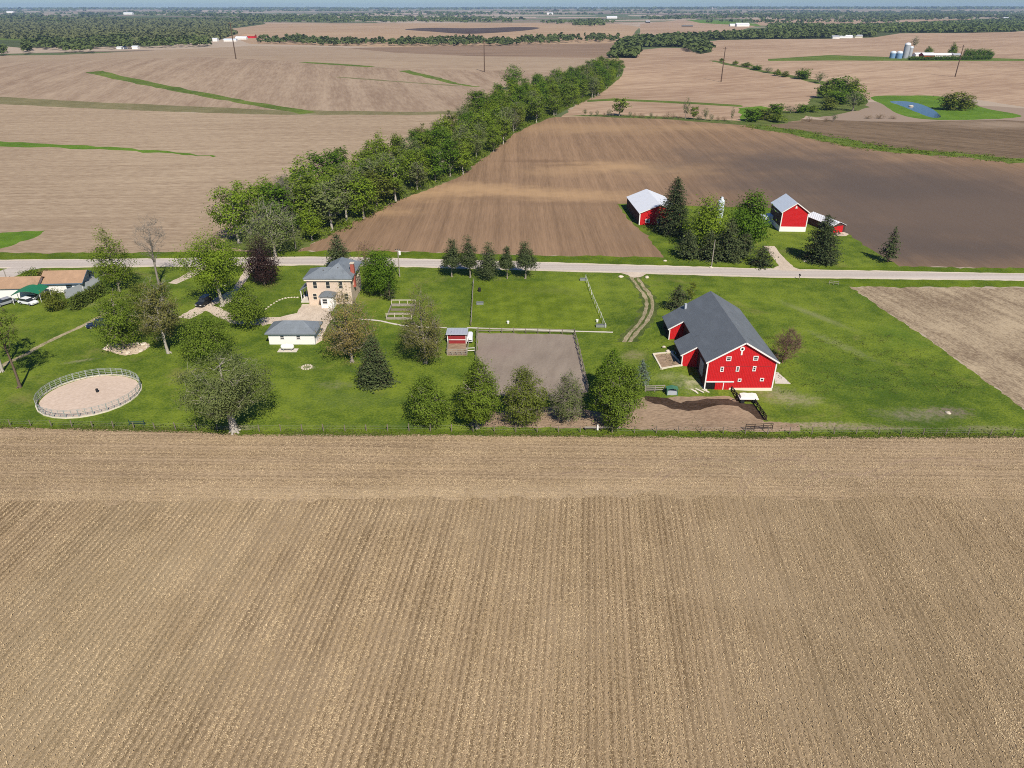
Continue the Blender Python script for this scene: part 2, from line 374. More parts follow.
plain('limestone', (0.56, 0.48, 0.37), 0.95, 0.3, 1.5, 0.1, bumpd=0.1)
plain('tank_white', (0.80, 0.78, 0.70), 0.4, 0.05, 1.0, 0.4)
plain('paint_white', (0.78, 0.78, 0.78), 0.3, 0.04, 1.0, 0.5)
plain('paint_black', (0.015, 0.016, 0.018), 0.3, 0.2, 1.0, 0.5)
plain('paint_navy', (0.012, 0.018, 0.05), 0.3, 0.2, 1.0, 0.5)
plain('paint_grey', (0.30, 0.31, 0.33), 0.3, 0.1, 1.0, 0.5)
plain('rubber', (0.02, 0.02, 0.02), 0.9, 0.2, 1.0, 0.2)
plain('wire', (0.35, 0.34, 0.33), 0.5, 0.1, 1.0, 0.4)
# brick with real courses in the colour
k = NT('brick')
tc = k.n('ShaderNodeTexCoord').outputs['Object']
sp = k.n('ShaderNodeSeparateXYZ'); k.set(sp.inputs[0], tc)
cb = k.n('ShaderNodeCombineXYZ'); k.set(cb.inputs[0], k.math('ADD', sp.outputs[0], sp.outputs[1])); k.set(cb.inputs[1], sp.outputs[2])
bt = k.n('ShaderNodeTexBrick'); k.set(bt.inputs['Vector'], cb.outputs[0]); bt.inputs['Scale'].default_value = 2.2
bt.inputs['Color1'].default_value = (0.56, 0.42, 0.31, 1); bt.inputs['Color2'].default_value = (0.66, 0.52, 0.40, 1); bt.inputs['Mortar'].default_value = (0.66, 0.58, 0.48, 1)
M['brick'] = k.out(k.mix(k.rng(k.noise(0.7, detail=4, src=tc), 0.4, 0.7, 0, 0.4), bt.outputs['Color'], (0.55, 0.42, 0.31)), 0.9, 0.1)
plain('chimney_brick', (0.36, 0.10, 0.07), 0.9, 0.3, 2.0, 0.1)


# ------------------------------------------------------------------ objects
def tag(o, label=None, cat=None, group=None, kind=None):
    if label: o['label'] = label
    if cat: o['category'] = cat
    if group: o['group'] = group
    if kind: o['kind'] = kind
    return o


def thing(name, label, cat, loc=(0, 0, 0), rz=0.0, group=None):
    o = bpy.data.objects.new(name, None); COL.objects.link(o)
    o.empty_display_size = 0.3
    o.location = loc; o.rotation_euler = (0, 0, rz)
    return tag(o, label, cat, group)


def link(name, me, parent=None, loc=None):
    o = bpy.data.objects.new(name, me); COL.objects.link(o)
    if parent is not None: o.parent = parent
    if loc is not None: o.location = loc
    return o


def mesh_np(name, V, Q, mat, mi=None, n=4):
    V = np.asarray(V, np.float32); Q = np.asarray(Q, np.int32)
    me = bpy.data.meshes.new(name)
    me.vertices.add(len(V)); me.vertices.foreach_set('co', V.ravel())
    me.loops.add(Q.size); me.loops.foreach_set('vertex_index', Q.ravel())
    me.polygons.add(len(Q)); me.polygons.foreach_set('loop_start', np.arange(len(Q), dtype=np.int32) * n)
    for m in (mat if isinstance(mat, (list, tuple)) else [mat]): me.materials.append(m)
    if mi is not None: me.polygons.foreach_set('material_index', np.asarray(mi, np.int32))
    me.update(calc_edges=True)
    return me


class MB:
    def __init__(s): s.v, s.f, s.mi = [], [], []

    def poly(s, pts, mi=0):
        b = len(s.v); s.v += [tuple(p) for p in pts]; s.f.append(list(range(b, b + len(pts)))); s.mi.append(mi); return s

    def box(s, x0, y0, z0, x1, y1, z1, mi=0):
        b = len(s.v)
        s.v += [(x, y, z) for z in (z0, z1) for x, y in ((x0, y0), (x1, y0), (x1, y1), (x0, y1))]
        for q in ((3, 2, 1, 0), (4, 5, 6, 7), (0, 1, 5, 4), (1, 2, 6, 5), (2, 3, 7, 6), (3, 0, 4, 7)): s.f.append([b + i for i in q]); s.mi.append(mi)
        return s

    def bar(s, p0, p1, w, h, mi=0):
        """a board from p0 to p1, w wide sideways and h high"""
        p0, p1 = Vector(p0), Vector(p1); d = (p1 - p0).normalized()
        a = d.cross(Vector((0, 0, 1)))
        a = a.normalized() if a.length > 1e-4 else Vector((1, 0, 0))
        u = a.cross(d).normalized(); b = len(s.v)
        for p in (p0, p1):
            for i, j in ((-1, -1), (1, -1), (1, 1), (-1, 1)): s.v.append(tuple(p + a * (i * w / 2) + u * (j * h / 2)))
        for q in ((0, 1, 2, 3), (7, 6, 5, 4), (0, 4, 5, 1), (1, 5, 6, 2), (2, 6, 7, 3), (3, 7, 4, 0)): s.f.append([b + i for i in q]); s.mi.append(mi)
        return s

    def prism(s, pts, off, mi=0):
        """closed solid from a planar polygon pushed along off"""
        n = len(pts); b = len(s.v); o = Vector(off)
        s.v += [tuple(p) for p in pts] + [tuple(Vector(p) + o) for p in pts]
        s.f.append(list(range(b, b + n))); s.f.append(list(range(b + 2 * n - 1, b + n - 1, -1))); s.mi += [mi, mi]
        for i in range(n):
            j = (i + 1) % n; s.f.append([b + j, b + i, b + n + i, b + n + j]); s.mi.append(mi)
        return s

    def tube(s, p0, p1, r0, r1=None, n=8, mi=0):
        r1 = r0 if r1 is None else r1
        p0, p1 = Vector(p0), Vector(p1); d = (p1 - p0).normalized()
        a = d.cross(Vector((0, 0, 1)));
        a = a.normalized() if a.length > 1e-3 else Vector((1, 0, 0))
        u = a.cross(d); b = len(s.v)
        for p, r in ((p0, r0), (p1, r1)):
            for i in range(n):
                t = 2 * math.pi * i / n; s.v.append(tuple(p + a * (r * math.cos(t)) + u * (r * math.sin(t))))
        for i in range(n):
            j = (i + 1) % n; s.f.append([b + i, b + j, b + n + j, b + n + i]); s.mi.append(mi)
        s.f.append(list(range(b + n - 1, b - 1, -1))); s.f.append(list(range(b + n, b + 2 * n))); s.mi += [mi, mi]
        return s

    def lathe(s, prof, n=20, c=(0, 0), mi=0):
        b = len(s.v)
        for r, z in prof:
            for i in range(n): t = 2 * math.pi * i / n; s.v.append((c[0] + r * math.cos(t), c[1] + r * math.sin(t), z))
        for k in range(len(prof) - 1):
            for i in range(n):
                j = (i + 1) % n; s.f.append([b + k * n + i, b + k * n + j, b + (k + 1) * n + j, b + (k + 1) * n + i]); s.mi.append(mi)
        s.f.append(list(range(b + (len(prof) - 1) * n, b + len(prof) * n))); s.mi.append(mi)
        return s

    def build(s, name, mat, parent=None, loc=None):
        me = bpy.data.meshes.new(name); me.from_pydata(s.v, [], s.f)
        for m in (mat if isinstance(mat, (list, tuple)) else [mat]): me.materials.append(M[m] if isinstance(m, str) else m)
        me.polygons.foreach_set('material_index', s.mi); me.update()
        return link(name, me, parent, loc)


# ------------------------------------------------------------------ the ground: one sheet cut into its regions
def smooth(pts, n=6, closed=True):
    pts = [np.array(p, float) for p in pts]; out = []; m = len(pts)
    for i in range(m if closed else m - 1):
        g = lambda k: pts[k % m] if closed else pts[min(max(k, 0), m - 1)]
        p0, p1, p2, p3 = g(i - 1), g(i), g(i + 1), g(i + 2)
        for j in range(n):
            t = j / n
            out.append(0.5 * (2 * p1 + (p2 - p0) * t + (2 * p0 - 5 * p1 + 4 * p2 - p3) * t * t + (3 * p1 - p0 - 3 * p2 + p3) * t ** 3))
    if not closed: out.append(pts[-1])
    return out


def band(pts, w0, w1=None, n=6):
    """polygon of a strip along a pixel path, w0..w1 metres wide"""
    w1 = w0 if w1 is None else w1
    q = [np.array(P(*p)[:2]) for p in smooth(pts, n, False)]
    L, R = [], []
    for i, p in enumerate(q):
        d = q[min(i + 1, len(q) - 1)] - q[max(i - 1, 0)]; d = d / (np.linalg.norm(d) + 1e-9); nrm = np.array([-d[1], d[0]])
        w = (w0 + (w1 - w0) * i / (len(q) - 1)) / 2
        L.append(p + nrm * w); R.append(p - nrm * w)
    return L + R[::-1]


REG = []     # (object name, material, world polygon)


def region(name, mat, px=None, world=None, sm=False, rag=0.25):
    if world is None:
        if sm: px = smooth(px)
        world = [np.array(P(*p)[:2]) for p in px]
    out = []
    m = len(world)
    for i in range(m):
        a, b = np.array(world[i], float), np.array(world[(i + 1) % m], float)
        d = b - a; L = np.linalg.norm(d)
        dist = max(60.0, 0.5 * (abs(a[1]) + abs(b[1])))
        step = max(0.9, dist / 110.0) if dist < 330 else dist / 55.0
        n = max(1, min(160, int(L / step))); nr = np.array([-d[1], d[0]]) / (L + 1e-9)
        for j in range(n):
            p = a + d * (j / n)
            out.append(p + nr * (RNG.normal() * rag * min(1.6, dist / 150.0) if rag else 0.0))
    REG.append((name, mat, np.array(out)))


FAR = 14500.0
# far bands, in the order they lie
region('field', 'pink_far', [(-60, 27), (250, 23.5), (512, 23), (620, 24), (640, 27), (625, 46), (500, 47.5), (380, 47), (250, 44), (235, 38), (-60, 44)], rag=.3)
region('field', 'cloud_shadow_far', [(405, 29.5), (430, 27.8), (470, 28.2), (520, 27), (540, 28), (520, 31), (470, 33.8), (430, 31.5)], sm=True, rag=.3)  # strip of ground coloured dark for the shadow of a cloud
region('field', 'plum_far', [(340, 48), (512, 44.5), (620, 43), (612, 58), (560, 58), (470, 56), (400, 53)], rag=.3)
region('field', 'tan_far', [(640, 24), (680, 20), (760, 25), (735, 32), (700, 36), (640, 37)], rag=.3)
region('field', 'bright_grass', [(685, 19.5), (735, 21), (765, 25), (760, 26), (700, 23)], rag=.3)
region('field', 'tan_far', [(590, 64), (606, 58), (640, 50), (720, 40), (800, 37), (900, 33), (1100, 31), (1100, 108), (1024, 107), (960, 97), (870, 100), (820, 80), (700, 98), (580, 103)], rag=.3)
region('field', 'tan_far', [(750, 19), (905, 20), (870, 26), (760, 25.5)], rag=.3)
region('field', 'tan_far', [(890, 25), (905, 19.5), (975, 19), (960, 22), (920, 25)], rag=.3)
region('field', 'pink_far', [(980, 24), (1060, 20), (1060, 24), (1000, 25)], rag=.3)
region('field', 'waterway', [(768, 59), (830, 55), (890, 57), (990, 58), (1060, 60), (1060, 61), (940, 61), (830, 60.5), (768, 61)], rag=.3)
region('field', 'tan_upper', [(-80, 57), (0, 55.5), (60, 55), (160, 50), (250, 46), (340, 47), (400, 53), (470, 56), (600, 58), (610, 64), (600, 75), (480, 70), (400, 69), (300, 62), (200, 57), (100, 60), (-80, 66)], rag=.4)
region('field', 'tan_hill', [(-120, 66), (100, 60), (200, 57), (300, 62), (400, 69), (480, 70), (600, 74), (560, 95), (500, 112), (420, 113), (280, 111), (150, 106), (0, 98), (-120, 97)], rag=.4)
region('field', 'faint_grass', [(-120, 95), (0, 97), (150, 104.5), (280, 110), (420, 112), (500, 110), (500, 113.5), (420, 115), (280, 115), (150, 111), (0, 104), (-120, 101)], rag=.5)
region('field', 'tan_left', [(-160, 101), (0, 104), (150, 111), (280, 115), (420, 115), (505, 112), (450, 150), (400, 190), (330, 228), (305, 250), (200, 254), (0, 254), (-160, 254)], rag=.3)
# grass waterways in the left fields
region('waterway', 'waterway', world=band([(93, 71.5), (130, 80), (200, 94), (250, 103), (310, 113)], 14, 9), rag=.6)
region('waterway', 'waterway', world=band([(303, 62.3), (340, 64.5), (371, 66.8)], 15, 12), rag=.6)
region('waterway', 'waterway', world=band([(403, 70.5), (430, 77), (455, 83.5), (478, 87)], 11, 6), rag=.6)
region('waterway', 'faint_grass', world=band([(338, 77), (390, 81), (460, 86)], 7, 7), rag=.5)
region('waterway', 'bright_grass', world=band([(-60, 141.5), (0, 144), (80, 147), (150, 151), (216, 156.5)], 13, 2), rag=.6)
region('waterway', 'bright_grass', [(-60, 243), (-20, 236), (10, 232), (46, 230.5), (38, 236), (10, 246), (-40, 258), (-60, 258)], rag=.3)
# fields north of the road
region('field', 'tan_far', [(560, 118), (585, 100), (612, 96), (690, 97), (760, 103), (750, 122), (740, 126), (640, 120)], rag=.4)
region('waterway', 'waterway', [(588, 100), (612, 98.5), (680, 101.5), (742, 105), (742, 107), (680, 103.5), (612, 100.5), (588, 102)], rag=.4)
region('field', 'brown_east', [(745, 122), (800, 119), (900, 122), (1000, 120), (1100, 124), (1100, 175), (1024, 165), (930, 156), (850, 146), (760, 128)], rag=.4)
region('field', 'tan_far', [(700, 98), (820, 80), (822, 106), (800, 121), (745, 124), (745, 106)], rag=.4)
region('field', 'brown_north', [(296, 252), (330, 234), (395, 201), (454, 179), (489, 153), (517, 131), (552, 117), (600, 117), (660, 118.5), (740, 124), (765, 128), (830, 139), (870, 147), (930, 155), (1024, 163), (1120, 172), (1120, 275), (1024, 268.5), (900, 266.5), (700, 262), (560, 256), (420, 252)], rag=.35)
region('waterway', 'waterway', world=band([(752, 126.5), (800, 133), (850, 143), (890, 150), (940, 153.5), (1024, 161), (1120, 169)], 13, 10), rag=1.0)
region('field', 'rough', [(552, 116), (600, 114.5), (660, 116.5), (740, 121), (760, 127), (740, 125), (660, 119), (600, 117)], rag=.5)
region('field', 'bright_grass', [(738, 108), (760, 106), (790, 112), (760, 126), (742, 122)], rag=.4)
region('field', 'rough', [(802, 112), (816, 95), (838, 84), (862, 95), (867, 107), (846, 113), (815, 117)], sm=True, rag=.6)
region('field', 'rough', [(742, 121), (756, 113), (785, 111), (806, 113), (800, 119), (778, 124.5), (758, 125)], sm=True, rag=.6)
region('field', 'rough', world=band([(712, 60.5), (735, 65.5), (770, 72.5), (800, 78), (826, 84)], 9, 14), rag=.8)
region('woodland_floor', 'wood_floor', [(-60, 16), (100, 16.5), (258, 19), (266, 24), (228, 29), (238, 34), (216, 41), (150, 46.5), (60, 47), (22, 48), (-60, 40)], rag=.3)
region('woodland_floor', 'wood_floor', [(611, 58), (617, 46), (628, 40.5), (700, 36.5), (770, 33), (768, 24.5), (860, 26), (905, 24), (990, 20.5), (1060, 19.5), (1060, 29), (1010, 32), (965, 33), (900, 33.3), (874, 37.5), (830, 38.8), (770, 39.2), (704, 40.5), (712, 52), (700, 54), (686, 48), (640, 47.5), (636, 58)], rag=.3)
region('field', 'waterway', [(-60, 37.5), (0, 38), (60, 39), (110, 39.5), (110, 40.8), (60, 41), (0, 40), (-60, 40)], rag=.3)
# pond and its grass
region('field', 'bright_grass', [(872, 97), (905, 95.5), (945, 97), (985, 108), (1022, 116), (990, 119), (940, 120), (905, 116), (885, 106)], sm=True, rag=.3)
region('water', 'water', [(890, 101.5), (905, 101.2), (920, 104), (932, 109), (941, 116.5), (931, 117.3), (914, 111), (899, 105)], sm=True, rag=.1)
# strip under the diagonal tree row
region('undergrowth', 'rough', [(215, 248), (228, 240), (300, 205), (395, 165), (450, 138), (500, 108), (540, 92), (590, 72), (612, 66), (625, 66), (622, 76), (587, 100), (553, 117), (518, 131), (490, 153), (455, 179), (396, 201), (331, 234), (297, 252)], rag=.4)
# verge, road, farmyard
region('verge', 'verge', [(-200, 252), (0, 253), (120, 252.5), (250, 251), (400, 251.3), (540, 255.5), (600, 256), (662, 257.5), (780, 262), (900, 266), (1024, 268.5), (1200, 272), (1200, 300), (1024, 287), (850, 287), (-200, 287)], rag=.35)
region('lawn', 'lawn', [(-260, 262), (0, 265), (330, 262), (600, 268), (850, 284), (851, 287), (935, 344), (1024, 409), (1110, 470), (1110, 438), (1024, 435), (768, 436.5), (512, 434.5), (240, 434), (200, 431), (0, 426.5), (-260, 418)], rag=.25)
region('field', 'tan_right', [(850, 287), (940, 287.5), (1024, 288), (1300, 292), (1300, 470), (1110, 470), (1024, 409), (935, 344)], rag=.35)
region('lawn', 'lawn', [(617, 204), (640, 203), (700, 206), (775, 208), (830, 224), (846, 232), (866, 247), (893, 262), (900, 267), (780, 268), (668, 263), (664, 256), (654, 244), (640, 230), (628, 218)], rag=.2)
region('paddock', 'lawn_paddock', [(473, 281), (584, 281), (606, 329.5), (478, 327.5), (470, 326)], rag=.1)
region('verge', 'verge', [(-260, 417), (0, 424), (200, 428.5), (240, 431), (420, 429), (512, 430.5), (768, 433), (1024, 434), (1110, 436), (1110, 440), (1024, 437), (768, 438.5), (512, 436), (240, 435.5), (200, 432.5), (0, 428), (-260, 421)], rag=.45)
road_n = [(-260, 262), (0, 259.7), (100, 258.8), (160, 258.3), (250, 257), (330, 256.6), (400, 258.2), (540, 261.8), (600, 263.7), (700, 266.5), (780, 268.8), (900, 271), (1024, 273.2), (1250, 276.5)]
road_s = [(-260, 271), (0, 268.5), (100, 267.3), (160, 266.8), (250, 266), (330, 265.4), (400, 267), (540, 270.7), (600, 272.5), (700, 275.3), (780, 277.6), (900, 279.3), (1024, 280.9), (1250, 284)]
region('road_shoulder', 'road_shoulder', smooth(road_n, 5, False) + smooth(road_s, 5, False)[::-1], rag=.1)
rn = [np.array(P(*p)[:2]) for p in smooth(road_n, 5, False)]; rs = [np.array(P(*p)[:2]) for p in smooth(road_s, 5, False)]
region('road', 'road_chip', world=[a + (b - a) * 0.13 for a, b in zip(rn, rs)] + [a + (b - a) * 0.85 for a, b in zip(rn, rs)][::-1], rag=.04)
region('road', 'road_chip', world=band([(-120, 300), (-40, 288), (0, 276), (22, 268.5), (45, 264)], 9, 6), rag=.05)
# drives and paths
region('driveway', 'gravel', [(240, 264), (262, 264), (252, 272), (246, 281), (237, 292), (229, 303), (222, 302), (232, 290), (240, 278), (244, 270)], sm=True, rag=.1)
region('driveway', 'gravel', world=band([(235, 292), (222, 298), (208, 304), (195, 312), (184, 318)], 3.0, 3.4), rag=.15)
region('driveway', 'gravel', world=band([(200, 303), (212, 309), (224, 315), (240, 321), (262, 322)], 2.6, 3.4), rag=.15)
region('driveway', 'gravel', [(258, 318), (280, 317), (296, 313), (302, 304), (318, 304), (330, 309), (333, 318), (326, 328), (322, 340), (316, 344), (316, 324), (268, 324), (262, 326)], rag=.12)
region('driveway', 'gravel', world=band([(172, 283.5), (186, 277), (197, 271), (204, 266.5)], 2.6, 3.2), rag=.12)
region('path', 'concrete', world=band([(358, 319), (378, 320.5), (400, 325), (420, 327), (447, 327.6)], 0.55), rag=.05)
region('path', 'concrete', world=band([(467, 327.6), (540, 330), (580, 331.3), (613, 332.2)], 0.55), rag=.03)
region('path', 'track_gravel', world=band([(106, 313), (84, 325), (60, 336), (40, 346), (22, 356), (-20, 376)], 1.0, 1.3), rag=.12)
region('driveway', 'gravel', [(620, 272.3), (646, 273), (640, 278), (645, 288), (639, 288), (633, 279), (628, 275)], sm=True, rag=.08)
b_ = [(634, 277), (641, 287), (648.5, 298), (649, 310), (643, 322), (634, 332), (627, 342)]
region('verge', 'rough', world=band(b_, 3.2, 4.5), rag=.4)
for o_ in (-0.75, 0.75):
    region('track', 'track_gravel', world=band([(x + o_ * 4.0, y) for x, y in b_], .8, .9), rag=.1)
region('driveway', 'gravel', world=band([(769, 246), (777, 256), (785, 265), (789, 270)], 2.8, 3.4), rag=.1)
region('driveway', 'gravel', [(774, 269.5), (782, 264.5), (789, 265), (797, 268.5), (806, 271)], sm=True, rag=.05)
region('driveway', 'gravel', [(836, 229), (849, 234), (846, 236), (833, 236)], rag=.05)
# arena, corral, pen, sand bed
region('paddock_dirt', 'arena_dirt', [(477.5, 333), (574, 334.5), (581, 360), (589, 392), (560, 397), (520, 397), (476, 394)], rag=.12)
region('paddock_dirt', 'corral_dirt', [(468, 424), (480, 412), (520, 410), (560, 405), (600, 412), (640, 397), (655, 398), (700, 396), (731, 396), (764, 421), (800, 424), (800, 431), (768, 432), (690, 430.5), (600, 428.5), (470, 426.5)], rag=.25)
region('paddock_dirt', 'wet_muck', [(645, 396), (655, 396.5), (668, 398), (680, 402), (700, 400.5), (707, 398.5), (716, 399), (728, 399), (740, 402.5), (752, 404), (768, 421), (757, 418.5), (748, 412), (738, 407), (722, 404.5), (712, 407), (700, 410), (688, 411), (672, 408), (655, 404), (645, 400)], rag=.25)
pc = P(89.5, 396.5)
region('paddock_dirt', 'pen_sand', world=[(-73.7 + 7.9 * math.cos(t), 107.6 + 7.6 * math.sin(t)) for t in np.linspace(0, 2 * math.pi, 30, endpoint=False)], rag=.05)
region('paddock_dirt', 'corral_dirt', [(653.5, 355), (670.5, 353.5), (682, 365.5), (661.5, 369)], rag=.02)
region('concrete_pad', 'concrete', [(774, 372), (778, 372), (791, 384), (775, 383.5)], rag=.03)
region('rock_bed', 'rock_bed', [(106, 346), (125, 343), (148, 344), (147, 349), (135, 354), (122, 355), (112, 352), (105, 350)], sm=True, rag=.2)
region('paddock_dirt', 'corral_dirt', [(448, 343.5), (466.5, 343.5), (467, 355.5), (447, 355.5)], rag=.05)
# the front field
region('field', 'headland_soil', [(-260, 420), (0, 427), (200, 431.5), (240, 434.5), (512, 435), (768, 437.5), (1024, 436.5), (1110, 438), (1400, 445), (1400, 545), (1024, 520), (512, 518), (0, 523), (-400, 545)], rag=.3)
for q in ([(655, 482), (668, 471), (690, 463), (712, 462), (735, 467)], [(740, 497), (745, 482), (758, 470), (780, 462), (805, 460)], [(752, 462), (790, 456), (815, 464), (822, 476)], [(860, 480), (900, 466), (950, 461), (985, 464)], [(560, 470), (600, 466), (640, 470)], [(800, 488), (822, 474), (850, 470), (880, 474)]):
    for k_ in (-.9, .9): region('tyre_track', 'corral_dirt', world=[p + np.array([0, k_]) for p in band(q, .38)], rag=.06)
_e = [np.array(P(*p)[:2]) for p in [(-260, 509), (0, 502), (256, 499.5), (512, 497), (768, 497.5), (1024, 498), (1300, 506)]]
region('field', 'stubble_soil', world=[q + np.array([0, RNG.normal() * .35]) for a_, b_ in zip(_e[:-1], _e[1:]) for q in (a_ + (b_ - a_) * t_ for t_ in np.linspace(0, 1, 14, endpoint=False))] + [_e[-1]] + [np.array([400.0, 70.0]), np.array([400.0, -280.0]), np.array([-400.0, -280.0]), np.array([-400.0, 70.0])], rag=.4)


def build_ground():
    V, E = [], []
    for _, _, poly in REG:
        b = len(V); n = len(poly)
        V += [Vector((float(p[0]), float(p[1]))) for p in poly]
        E += [(b + i, b + (i + 1) % n) for i in range(n)]
    ys = [-300, -150, 0] + list(range(30, 260, 12))
    y = 268.0
    while y < FAR: ys.append(y); y *= 1.05
    ys.append(FAR)
    for y in ys:
        dep = max(220.0, y)
        for t in np.linspace(-1.25, 1.25, 47):
            V.append(Vector((float(t * dep), float(y))))
    vv, ee, ff, _, _, _ = delaunay_2d_cdt(V, E, [], 0, 1e-4)
    A = np.array([(v.x, v.y) for v in vv]); T = np.array(ff, np.int32)
    C = A[T].mean(axis=1)
    rid = np.full(len(T), -1)
    for i, (_, _, poly) in enumerate(REG):
        lo, hi = poly.min(0), poly.max(0)
        cand = np.where((C[:, 0] >= lo[0]) & (C[:, 0] <= hi[0]) & (C[:, 1] >= lo[1]) & (C[:, 1] <= hi[1]))[0]
        if not len(cand): continue
        X, Y = C[cand, 0][:, None], C[cand, 1][:, None]
        x0, y0 = poly[:, 0][None], poly[:, 1][None]; x1, y1 = np.roll(poly[:, 0], -1)[None], np.roll(poly[:, 1], -1)[None]
        cr = ((y0 > Y) != (y1 > Y)) & (X < (x1 - x0) * (Y - y0) / (y1 - y0 + 1e-12) + x0)
        rid[cand[cr.sum(1) % 2 == 1]] = i
    Z = hz(A[:, 0], A[:, 1])
    P3 = np.column_stack([A, Z])
    # faces all pointing up
    a, b, c_ = P3[T[:, 0]], P3[T[:, 1]], P3[T[:, 2]]
    fl = ((b - a)[:, 0] * (c_ - a)[:, 1] - (b - a)[:, 1] * (c_ - a)[:, 0]) < 0
    T[fl] = T[fl][:, [0, 2, 1]]
    for i in range(-1, len(REG)):
        sel = T[rid == i]
        if not len(sel): continue
        u, inv = np.unique(sel, return_inverse=True)
        nm, mt = ('ground', 'far_patchwork') if i < 0 else REG[i][:2]
        me = mesh_np(nm, P3[u], inv.reshape(sel.shape), M[mt], n=3)
        me.polygons.foreach_set('use_smooth', np.ones(len(sel), bool))
        tag(link(nm, me), kind='structure')


build_ground()

# ------------------------------------------------------------------ trees
def tubes(segs, n=5):
    """tapered tubes (p0, p1, r0, r1) as one array of quads"""
    if not segs: return np.zeros((0, 3)), np.zeros((0, 4), int)
    p0 = np.array([s[0] for s in segs], float); p1 = np.array([s[1] for s in segs], float)
    r0 = np.array([s[2] for s in segs])[:, None, None]; r1 = np.array([s[3] for s in segs])[:, None, None]
    d = p1 - p0; d /= np.linalg.norm(d, axis=1, keepdims=True) + 1e-9
    ref = np.where(np.abs(d[:, 2:3]) > 0.95, np.array([[1.0, 0, 0]]), np.array([[0, 0, 1.0]]))
    a = np.cross(d, ref); a /= np.linalg.norm(a, axis=1, keepdims=True) + 1e-9
    u = np.cross(a, d)
    t = np.linspace(0, 2 * np.pi, n, endpoint=False)
    ring = np.cos(t)[None, :, None] * a[:, None, :] + np.sin(t)[None, :, None] * u[:, None, :]
    V = np.concatenate([p0[:, None, :] + ring * r0, p1[:, None, :] + ring * r1], axis=1).reshape(-1, 3)
    i = np.arange(n); j = (i + 1) % n
    q = np.stack([i, j, n + j, n + i], axis=1)
    Q = (q[None] + (np.arange(len(segs)) * 2 * n)[:, None, None]).reshape(-1, 4)
    return V, Q


def leaves(C, size, rng, up=0.6, nrm=None, asp=0.62):
    """one small rhombus of foliage for every centre"""
    n = len(C)
    N = rng.normal(size=(n, 3)); N[:, 2] = np.abs(N[:, 2]) * 0.8 + up
    if nrm is not None: N = N * 0.7 + nrm
    N /= np.linalg.norm(N, axis=1, keepdims=True) + 1e-9
    T = np.cross(N, rng.normal(size=(n, 3))); T /= np.linalg.norm(T, axis=1, keepdims=True) + 1e-9
    B = np.cross(N, T); s = np.asarray(size)[:, None] if np.ndim(size) else size
    V = np.stack([C + T * s * 0.5, C + B * s * asp * 0.5, C - T * s * 0.5, C - B * s * asp * 0.5], axis=1).reshape(-1, 3)
    return V, np.arange(4 * n).reshape(-1, 4)


SHAPES = {
    'round': lambda t: np.sqrt(np.clip(1 - (2 * t - 1) ** 2, 0, 1)),
    'egg': lambda t: np.clip(np.sin(np.pi * np.clip(t, 0, 1) ** 0.62), 0, 1) ** 0.75,
    'cone': lambda t: np.clip(1 - t, 0, 1) ** 0.72 * np.clip(t / 0.14 + 0.25, 0, 1),
    'spread': lambda t: np.clip(1 - np.abs(2 * t - 0.9) ** 2.6, 0, 1) ** 0.5,
    'vase': lambda t: np.clip(np.sin(np.pi * np.clip(t, 0, 1) ** 1.25), 0, 1) ** 0.6,
}


